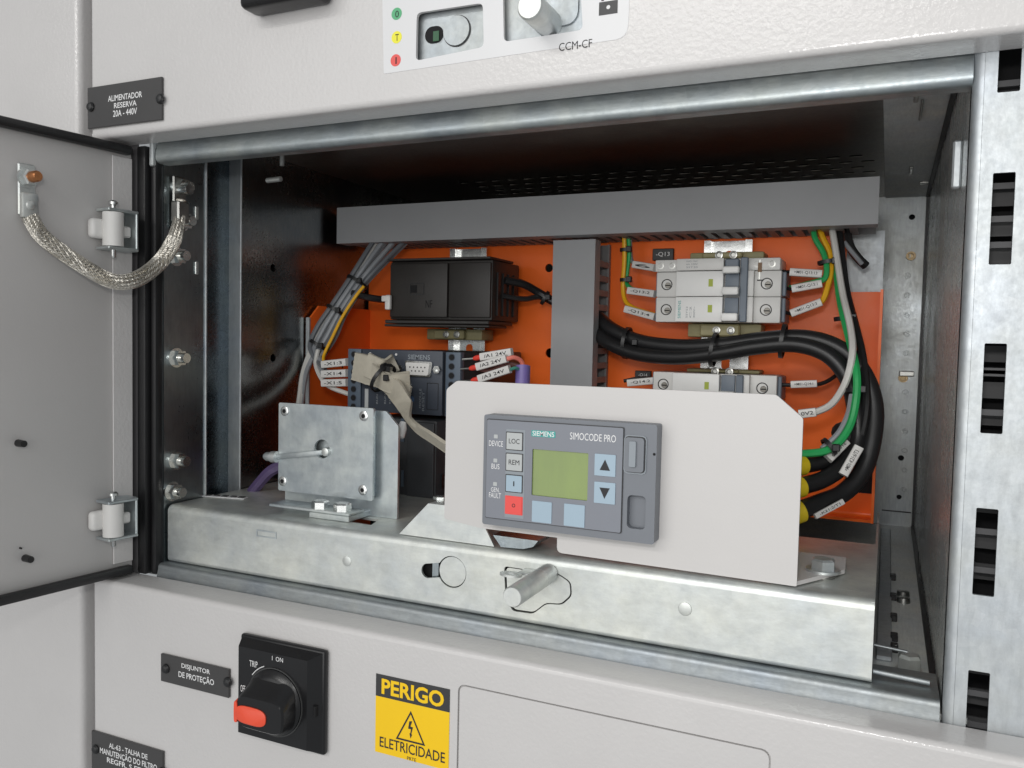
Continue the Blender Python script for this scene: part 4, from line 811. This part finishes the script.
bm = nb(); p = W(390, 300, .199); box(bm, p.x-.003, p.x+.002, .1955, .1995, p.z-.008, p.z+.004, .0012, 2); box(bm, p.x-.006, p.x+.001, .195, .1992, p.z-.0015, p.z+.0035, .001, 2)
single('cable_clip', bm, WNYL, 'small white plastic clip at the left edge of the relay block', 'clip', (p.x, .1975, p.z-.008))
# ================================================================ MOTOR CONTROLLER lower left
YC = .145
cx0, cx1 = W(347.5, 380, YC).x, W(460, 380, YC).x; cz1, cz0 = W(400, 350, YC).z, W(400, 413.5, YC).z
MC = Thing('motor_controller', ((cx0+cx1)/2, YO-.008, cz0), 'dark blue-grey motor controller module with white serial port', 'controller')
MC.part('housing', box(nb(), cx0+.004, cx1-.001, YC+.006, YO-.0078, cz0+.001, cz1-.0005, .0010, 2), BLK)
lx, rx = W(360.5, 380, YC).x, W(445, 380, YC).x
MC.part('front_panel', box(nb(), lx+.0012, rx-.0022, YC, YC+.0062, cz0, cz1, .0008, 2), CTRL)
for nm, a, b, zz in (('terminal_block', cx0, lx, cz1), ('terminal_block', rx, cx1, cz1-.0005)):
    tb_ = MC.part(nm, box(nb(), a, b, YC+.0002, YC+.0062, cz0, zz, .0006, 2), CTRLT)
    for k in range(7):
        z_ = cz1-.0042-k*.00655; x_ = (a+b)/2-(.0004 if a == cx0 else .0010)
        MC.part('screw_hole', lathe(nb(), (x_, YC+.0004, z_), (0, -1, 0), [(0, .0026), (.0004, .0026), (.0004, .0021), (-.0002, .0020)], 16), CTRL, tb_)
        MC.part('screw_head', cyl(nb(), (x_, YC+.0003, z_), (x_, YC-.00035, z_), .0020, n=14), HOLE, tb_)
MC.part('gap_shadow', box(nb(), lx+.0002, lx+.0011, YC+.003, YC+.006, cz0, cz1-.02), HOLE)
MC.part('gap_shadow', box(nb(), rx-.0021, rx-.0002, YC+.003, YC+.006, cz0, cz1-.001), HOLE)
p = W(420, 369, YC); PSC = 1.28
sp = MC.part('serial_port', slab(nb(), rp([(p.x-.0092*PSC, p.z+.0046*PSC), (p.x+.0088*PSC, p.z+.0042*PSC), (p.x+.0076*PSC, p.z-.0044*PSC), (p.x-.0082*PSC, p.z-.0042*PSC)], .0018, 4), [], 'xz', YC-.0020, YC-.0002), STL)
MC.part('port_insert', slab(nb(), rp([(p.x-.0080*PSC, p.z+.0036*PSC), (p.x+.0076*PSC, p.z+.0033*PSC), (p.x+.0066*PSC, p.z-.0035*PSC), (p.x-.0071*PSC, p.z-.0033*PSC)], .0014, 4), [], 'xz', YC-.0034, YC-.0019), WNYL, sp)
for k in range(9):
    z_ = p.z+.0013 if k < 5 else p.z-.0014; x_ = p.x-.0064+(k % 5)*.0031+(0 if k < 5 else .0015); MC.part('pin_socket', cyl(nb(), (x_, YC-.0034, z_), (x_, YC-.0036, z_), .00055, n=8), PRN, sp)
for s in (-.0162, .0152): MC.part('port_screw', lathe(nb(), (p.x+s, YC-.0001, p.z), (0, -1, 0), [(0, .0030), (.0030, .0030), (.0030, .0016), (.001, .0014)], 6), STL, sp)
letter(MC, 'SIEMENS', 408, 430, 354.8, 359.5, YC-.0002, OPL, .01)
for a, b, t_ in ((421.5, 397, 'MODULE'), (412, 390, 'TEST'), (424.5, 400, 'RESET')):
    p = W(a, b, YC); MC.part('lettering', text_bm(t_, 0, .014, 0, .0018, 0, m=lambda u, v, p=p: V((p.x-v, YC-.0002, p.z-.008+u))), OPL)
MC.part('type_label', box(nb(), W(365, 396, YC).x, W(368.5, 396, YC).x, YC-.0003, YC-.0001, cz0+.002, cz0+.017), BTNG)
p = W(433, 392, YC); MC.part('cover_flap', slab(nb(), rr(p.x-.005, p.x+.0045, p.z-.013, p.z+.0065, .0006, 2), [rr(p.x-.0046, p.x+.0041, p.z-.0126, p.z+.0061, .0005, 2)], 'xz', YC-.0003, YC-.0001), BLK)
p = W(411, 399.5, YC); MC.part('test_button', lathe(nb(), (p.x, YC, p.z), (0, -1, 0), [(0, .0028), (.0006, .0026)], 18), mat('button_blue', (.05, .10, .20), .4))
for a, b in ((370.5, 353.5), (396.5, 354.5)): p = W(a, b, YC); MC.part('status_led', cyl(nb(), (p.x, YC, p.z), (p.x, YC-.0006, p.z), .0009, n=10), WHT)
p = W(392, 366, YC); MC.part('ribbon_socket', box(nb(), p.x-.012, p.x+.0045, YC-.006, YC-.0002, p.z-.0050, p.z+.0050, .0006, 1), CTRL)
for a in (378, 386, 391): p = W(a, 401, YC); MC.part('lettering', text_bm('RUN', 0, .007, 0, .0014, 0, m=lambda u, v, p=p: V((p.x-v, YC-.0002, p.z-.002+u))), GPRN)
# lower module under it
wx0, wx1 = W(372, 455, YC).x, W(437.5, 455, YC).x
CM = Thing('current_module', ((wx0+wx1)/2, YC+.04, .046), 'plain dark grey module standing under the motor controller', 'module')
CM.part('housing', box(nb(), wx0, wx1, YC-.002, YO-.0078, ZT-.0300, cz0-.0035, .0012, 2), CTRLL)
CM.part('front_rib', box(nb(), W(409.5, 455, YC).x, wx1-.0006, YC-.0048, YC-.0022, .046, cz0-.005, .001, 2), CTRLL)
CM.part('type_label', box(nb(), W(403, 400, YC).x, W(406.5, 400, YC).x, YC-.0026, YC-.0021, .085, .102), CTRLT); CM.part('type_label', box(nb(), W(403, 470, YC).x, W(405.5, 470, YC).x, YC-.0026, YC-.0021, .052, .064), CTRLT)
CM.part('vent_ribs', box(nb(), wx1+.0003, wx1+.0012, YC+.005, YC+.06, .052, .062), BLK)
# ---------------- grey ribbon cable, folded and tied, running to the display panel
def ribbon(name, pts, widths, label, T=None, th=.0007, twist=None):
    P = smooth(pts, 6); n = len(P); bm = nb(); A = []
    for i, p in enumerate(P):
        t = i/(n-1); k = t*(len(widths)-1); j = min(int(k), len(widths)-2); wv = V(widths[j])*(1-(k-j)) + V(widths[j+1])*(k-j)
        d = (P[min(i+1, n-1)]-P[max(i-1, 0)]).normalized(); nn = d.cross(wv).normalized()*th
        row = []
        for s in range(-6, 7): row.append(bm.verts.new(p + wv*(s/6) + nn*(.7 if s % 2 else 1.2)))
        for s in range(6, -7, -1): row.append(bm.verts.new(p + wv*(s/6) - nn*(.7 if s % 2 else 1.2)))
        A.append(row)
    for a, b in zip(A, A[1:]):
        k = len(a)
        for i in range(k): bm.faces.new((a[i], a[(i+1) % k], b[(i+1) % k], b[i]))
    bm.faces.new(A[0][::-1]); bm.faces.new(A[-1]); bmesh.ops.recalc_face_normals(bm, faces=bm.faces[:])
    return T.part(name, bm, RIBB, ang=60)
RC = Thing('ribbon_cable', W(395, 368, .138), 'beige flat ribbon cable folded and tied in front of the controller', 'ribbon cable')
ym = .128
ribbon('fold', [W(354, 366, ym+.004), W(368, 370, ym), W(383, 378, ym-.003), W(400, 392, ym-.004), W(409, 400, ym-.004)], [(.003, -.002, .010), (.002, -.002, .0105), (.002, -.002, .008), (.003, -.002, .009), (.003, -.002, .009)], '', RC, .0010)
ribbon('fold', [W(396, 362, ym+.008), W(388, 366, ym+.004), W(378, 369, ym-.004), W(366, 364, ym-.003)], [(-.004, .001, .006), (.004, -.002, .008), (.006, -.001, .007), (.004, -.002, .008)], '', RC, .0008)
ribbon('fold', [W(372, 373, ym-.008), W(386, 383, ym-.010), W(396, 383, ym-.009), W(410, 380, ym-.006)], [(.002, -.002, .007), (.001, -.002, .006), (.001, -.003, .007), (.002, -.004, .006)], '', RC, .0008)
ribbon('run', [W(384, 379, ym-.005), W(395, 390, ym-.010), W(402, 402, .11), W(406, 415, .095), W(417, 428, .075), W(432, 438, .056), W(448, 449, .042)], [(.003, -.004, .006), (.006, -.003, .006), (.009, -.002, .001), (.007, -.006, .0), (.004, -.006, .003), (.002, -.006, .004), (.002, -.006, .004)], '', RC, .0008)
tie(W(383, 378, ym-.004), W(400, 392, ym)-W(383, 378, ym), .0108, 'cable tie round the folded beige ribbon cable')
bm = nb(); 
tie(W(385, 369, ym-.005), V((1, 0, .3)), .0035, 'small tie knot on top of the folded ribbon cable')
ey = nb(); p = W(402, 428, .085); 
single('cable_end', lathe(ey, p, (0, -.4, -1), [(-.004, .002), (0, .0032), (.006, .0030), (.007, .002)], 12), STK, 'pale plastic cable end beside the ribbon cable above the box', 'cable end', p)
# ================================================================ LEFT WIRE BUNDLE
base = [(399, 229, .226), (372, 262, .205), (356, 283, .196), (338, 310, .186), (326, 332, .180), (317, 350, .174)]
names = [('dark grey', IDG), ('grey', IGR), ('slate', IGR), ('dark grey', IDG), ('pale grey', IW), ('grey', IGR), ('grey', IGR), ('slate', IGR)]
for k in range(8):
    ox, oz = (k % 4-1.5)*.0044, (k//4-.5)*.0046; pts = []
    for i, (a, b, y) in enumerate(base):
        sp_ = 1.7 if i == 0 else (.85 if i in (2, 3, 5) else 1.1); p = W(a, b, y); pts.append(p + V((ox*sp_, oz*sp_*.9 + (k % 3)*.0008, oz*sp_*.3-ox*.62*sp_)))
    e = pts[-1]; pts += [W(311-k*.6, 372, .168)+V((ox*.7, 0, 0)), W(305-k*.4, 396+k, .150)+V((ox*.5, 0, 0)), W(300, 425, .12)+V((ox*.5, 0, 0))] if k in (4, 5) else [W(318+(k % 3)*1.5, 362, .168), W(323, 366+6*(k % 3), .160)+V((0, (k//3)*.002, 0))]
    wire('bundle_wire', pts, .0021 if k != 4 else .0027, names[k][1], ('first', 'second', 'third', 'fourth', 'fifth', 'sixth', 'seventh', 'eighth')[k]+' '+names[k][0]+' wire of the bundle running down from the duct at left', 'wire', 'wires of the left bundle')
wire('bundle_wire', [(364, 286, .184), (356, 296, .182), (343, 316, .175), (332, 338, .168), (324, 355, .163), (324, 364, .158)], .0013, IY, 'yellow wire on the right side of the left bundle', 'wire', 'wires of the left bundle')
for (a, b, y, d, r, t_) in ((357, 282, .1945, (1, 0, 0), .0085, 'uppermost'), (336, 311, .1835, 0, .0080, 'middle'), (319, 346, .173, 0, .0078, 'lowest')):
    tie(W(a, b, y), W(356, 283, .196)-W(338, 310, .186), r, t_+' cable tie on the left wire bundle')
for k, (b, c, n_) in enumerate(((364.5, 362, 'top'), (374, 373, 'middle'), (383, 382.5, 'bottom'))):
    marker(W(323, b, .151), W(347.5, c, .1475), n_+' white wire marker at the left terminals of the controller', .0058, text='-X1:%d' % (k+3))
wire('bundle_wire', [(318, 350, .17), (316, 366, .165), (326, 384, .155), (346, 393, .15), (352, 394, .1475)], .0018, IW, 'white wire looping under the markers beside the controller', 'wire', 'wires of the left bundle')
# ================================================================ WIRES RIGHT OF THE CONTROLLER
for k, (q0, q1, n_) in enumerate((((481, 357, .150), (512, 352, .150), 'top'), ((477, 367, .146), (507, 358.5, .146), 'middle'), ((479, 379, .142), (510, 369, .142), 'bottom'))):
    marker(W(*q0), W(*q1), n_+' slanted white wire marker right of the controller', .0056, text='/A%d 24V' % (k+1))
    a = W(q0[0]-7, q0[1]+1.5, q0[2]); b = W(*q0); c = W(q0[0]-26, q0[1]+3, .1465)
    T = Thing('wire_ferrule', a, n_+' red wire ferrule entering the right terminals of the controller', 'ferrule', 'red wire ferrules')
    T.part('collar', lathe(nb(), b, a-b, [(0, .0019), (.004, .0019), (.006, .0012), (.0062, .0008)], 10), IR); T.part('tip', tube(nb(), [a, (a+c)/2, c], .0008, 8, 3), STD)
wire('signal_wire', [(507, 359, .146), (514, 357.5, .148), (521, 361, .152), (525, 371, .155)], .0016, IPK, 'pink wire bending from the markers into the violet plug', 'wire', 'signal wires by the violet plug')
wire('signal_wire', [(509, 370, .142), (516, 368, .147), (521, 371, .154)], .0012, ins('teal', (.08, .35, .28)), 'thin teal wire beside the pink wire at the violet plug', 'wire', 'signal wires by the violet plug')
wire('signal_wire', [(477, 368, .150), (490, 371, .155), (507, 364, .155), (520, 366, .157)], .0015, ins('brown', (.20, .09, .08)), 'brown wire behind the slanted white markers', 'wire', 'signal wires by the violet plug')
p = W(523, 366, .155); q = W(522, 400, .150)
single('violet_cable', tube(nb(), [p, (p+q)/2, q], .0052, 14, 4), IV, 'violet cable sheath end rising behind the beige plate', 'cable', q)
wire('bus_cable', [(252, 492, .10), (262, 480, .10), (272, 470, .10), (290, 462, .105)], .0042, ins('dark_violet', (.10, .07, .16)), 'dark violet cable on the tray behind the interlock box', 'cable')
# ================================================================ WIRES AROUND THE BREAKERS
G2 = 'green and yellow control wires at the breakers'
wire('control_wire', [(624, 232, .238), (624.5, 258, .240), (623, 285, .242), (625, 300, .240), (632, 307, .236), (645, 312, .232), (656, 315, .230)], .0017, IY, 'yellow wire left of the upper breaker', 'wire', G2)
wire('control_wire', [(628, 232, .240), (629, 255, .243), (626.5, 278, .244), (629, 287, .240), (640, 291, .236), (656, 293, .230)], .0017, IG, 'green wire left of the upper breaker', 'wire', G2)
wire('control_wire', [(630, 236, .246), (631, 258, .246), (636, 264, .238), (646, 266, .234), (656, 268, .230)], .0015, IGR, 'grey wire to the auxiliary switch left of the upper breaker', 'wire', G2)
for a, b, n_, s_ in (((634, 264.5, .236), (655, 268, .2275), 'top', '6'), ((628.5, 290.5, .234), (655, 294, .2275), 'middle', '-Q13:2'), ((625.5, 309, .234), (655, 317, .2275), 'bottom', '-Q13:4')):
    marker(W(*a), W(*b), n_+' wire marker left of the upper breaker', .0054, text=s_)
for z_, n_ in ((250, 'upper'), (280, 'lower')): tie(W(626, z_, .240), V((0, 0, 1)), .0038, n_+' cable tie on the wires left of the upper breaker')
wire('control_wire', [(813, 224, .236), (815, 238, .234), (823, 252, .232), (826.5, 265, .230), (825, 278, .229), (815, 282, .230), (790, 288, .236)], .0020, IG, 'green wire bending to the right terminals of the upper breaker', 'wire', G2)
wire('control_wire', [(818, 224, .238), (823, 238, .236), (830, 253, .234), (831, 270, .232), (828, 285, .231), (822, 301, .230), (808, 306, .232), (790, 314, .236)], .0020, IY, 'yellow wire bending to the right terminals of the upper breaker', 'wire', G2)
for a, b, n_, s_ in (((790, 272, .2275), (822, 274, .2275), 'top', '=M01-Q13:13'), ((792, 289, .2275), (822, 283.5, .2275), 'middle', '=M01-Q13:1'), ((791, 313.5, .2275), (821.5, 302, .2275), 'bottom', '=M01-Q13:3')):
    marker(W(*a), W(*b), n_+' wire marker right of the upper breaker', .0054, text=s_)
    bm = nb(); p = W(*a); tube(bm, [p, p+V((-.006, .004, .0008))], .0013, 8, 2); single('terminal_wire', bm, IB, n_+' short black wire end at the right terminals of the upper breaker', 'wire', p, 'black wire ends at the upper breaker')
marker(W(791, 384.5, .224), W(817, 383.5, .224), 'wire marker right of the lower breaker above the plate corner', .0050, text='=M01-Q14:1')
wire('control_wire', [(782, 385, .228), (800, 385, .228), (820, 384, .230), (834, 377, .234), (846, 366, .238)], .0014, IB, 'thin black wire leaving the lower breaker to the right', 'wire', 'thin wires right of the breakers')
wire('control_wire', [(624, 381, .236), (640, 378, .236), (656, 379, .230)], .0014, IB, 'thin black wire left of the lower breaker', 'wire', 'thin wires right of the breakers')
marker(W(628, 383, .228), W(655, 380.5, .2265), 'wire marker left of the lower breaker', .0054, text='-Q14:2')
wire('white_wire', [(831, 223, .234), (834, 240, .230), (838, 265, .226), (843, 295, .218), (850, 325, .200), (852.5, 350, .182), (848, 375, .176), (840, 393, .176), (829, 406, .178), (812, 413, .180), (800, 414, .182)], .0022, IW, 'white wire sweeping down the right side to the cut plate corner', 'wire', 'thin wires right of the breakers')
marker(W(799, 414, .178), W(816, 412, .178), 'wire marker on the white wire by the cut plate corner', .0056, text='0V2')
wire('green_wire', [(836, 265, .236), (840, 300, .224), (848, 335, .202), (855.5, 365, .180), (857, 390, .172), (852, 420, .166), (841, 440, .160), (825, 451, .156), (798, 454, .152)], .0024, IG, 'thick green earth wire curving behind the plate at right', 'wire')
wire('grey_wire', [(852, 395, .176), (848, 415, .170), (838, 434, .164), (822, 449, .160)], .0019, IGR, 'grey wire beside the thick green earth wire', 'wire')
wire('black_cord', [(838, 222, .24), (841, 250, .235), (846, 290, .228), (855, 325, .212), (862, 355, .196), (866, 390, .184), (864, 420, .178), (856, 446, .176), (840, 462, .172), (822, 470, .166)], .0026, IB, 'black cord running down beside the white wire', 'cable', 'thin black cords at right')
wire('black_cord', [(846, 228, .25), (850, 246, .25), (858, 258, .252), (866, 266, .255)], .0030, IB, 'short black cord under the right end of the duct', 'cable', 'thin black cords at right')
wire('grey_stub', [(844, 242, .24), (852, 252, .24), (862, 264, .243)], .0016, IGR, 'short grey wire stub under the right end of the duct', 'wire')
for (a, b, y, r, n_) in ((828, 262, .232, .0060, 'top'), (845, 318, .220, .0062, 'middle'), (855, 389, .178, .0052, 'lower')):
    tie(W(a, b, y), V((.15, 0, -1)), r, n_+' cable tie on the wires right of the breakers')
tie(W(829, 447, .158), W(842, 440, .16)-W(825, 452, .156), .0052, 'cable tie on the green earth wire near the plate')
# three thick motor cables
CB = 'thick black motor cables'
def big(off, end, label, r):
    mid = [(597, 326, .240), (612, 338, .230), (640, 349, .222), (680, 353, .214), (720, 350, .208), (760, 344, .204), (800, 342, .200), (832, 352, .196), (853, 374, .192), (863, 405, .186)]
    pts = []
    for i, (a, b, y) in enumerate(mid):
        p = W(a, b, y); t = i/(len(mid)-1); nrm = V((0, 0, 1))*(1-t) + V((1, 0, .1))*t; pts.append(p + nrm*off[0] + V((0, 1, 0))*off[1])
    pts += [W(*e) for e in end]; return wire('motor_cable', pts, r, IB, label, 'cable', CB, 12)
c1 = big((.0062, .002), [(872, 440, .180), (862, 472, .172), (843, 493, .162), (820, 503, .150), (798, 511, .138)], 'outermost thick black cable ending lowest behind the plate', .0056)
c2 = big((-.0045, -.004), [(857, 440, .178), (842, 466, .168), (822, 480, .156), (798, 487, .144)], 'middle thick black cable ending behind the plate', .0052)
c3 = big((-.002, .008), [(852, 430, .182), (838, 452, .174), (820, 462, .164), (798, 466, .15)], 'innermost thick black cable ending highest behind the plate', .0050)
for (a, b, y, r, n_) in ((627, 343, .228, .0112, 'left'), (714, 350, .211, .0112, 'middle'), (783, 341, .204, .0108, 'right')):
    tie(W(a, b, y), V((1, 0, -.1)), r, n_+' cable tie round the thick motor cables')
for (a, b, y, c, d, y2, r, n_) in ((802, 510.5, .1395, 798, 512, .138, .0064, 'lowest'), (802, 486.5, .146, 798, 487.5, .144, .0060, 'middle'), (802.5, 465.5, .1535, 798, 466, .15, .0058, 'highest')):
    p, q = W(a, b, y), W(c, d, y2); single('phase_band', lathe(nb(), p, q-p, [(0, r), (.0004, r+.0003), ((q-p).length+.004, r+.0003)], 18), ins('band_yellow', (.78, .58, .02)), n_+' yellow band on a thick cable end at the plate edge', 'cable band', p, 'yellow cable bands')
marker(W(843, 475, .158), W(859, 447, .164), 'long wire marker standing on the middle thick cable', .0058, text='=M01-K21:6/T3')
marker(W(828, 459, .160), W(846, 441, .168), 'wire marker behind the green earth wire', .0058, text='-K21:4/T2')
marker(W(815, 516.5, .140), W(843, 501.5, .150), 'wire marker lying under the lowest thick cable', .0034, text='-K21:2/T1')
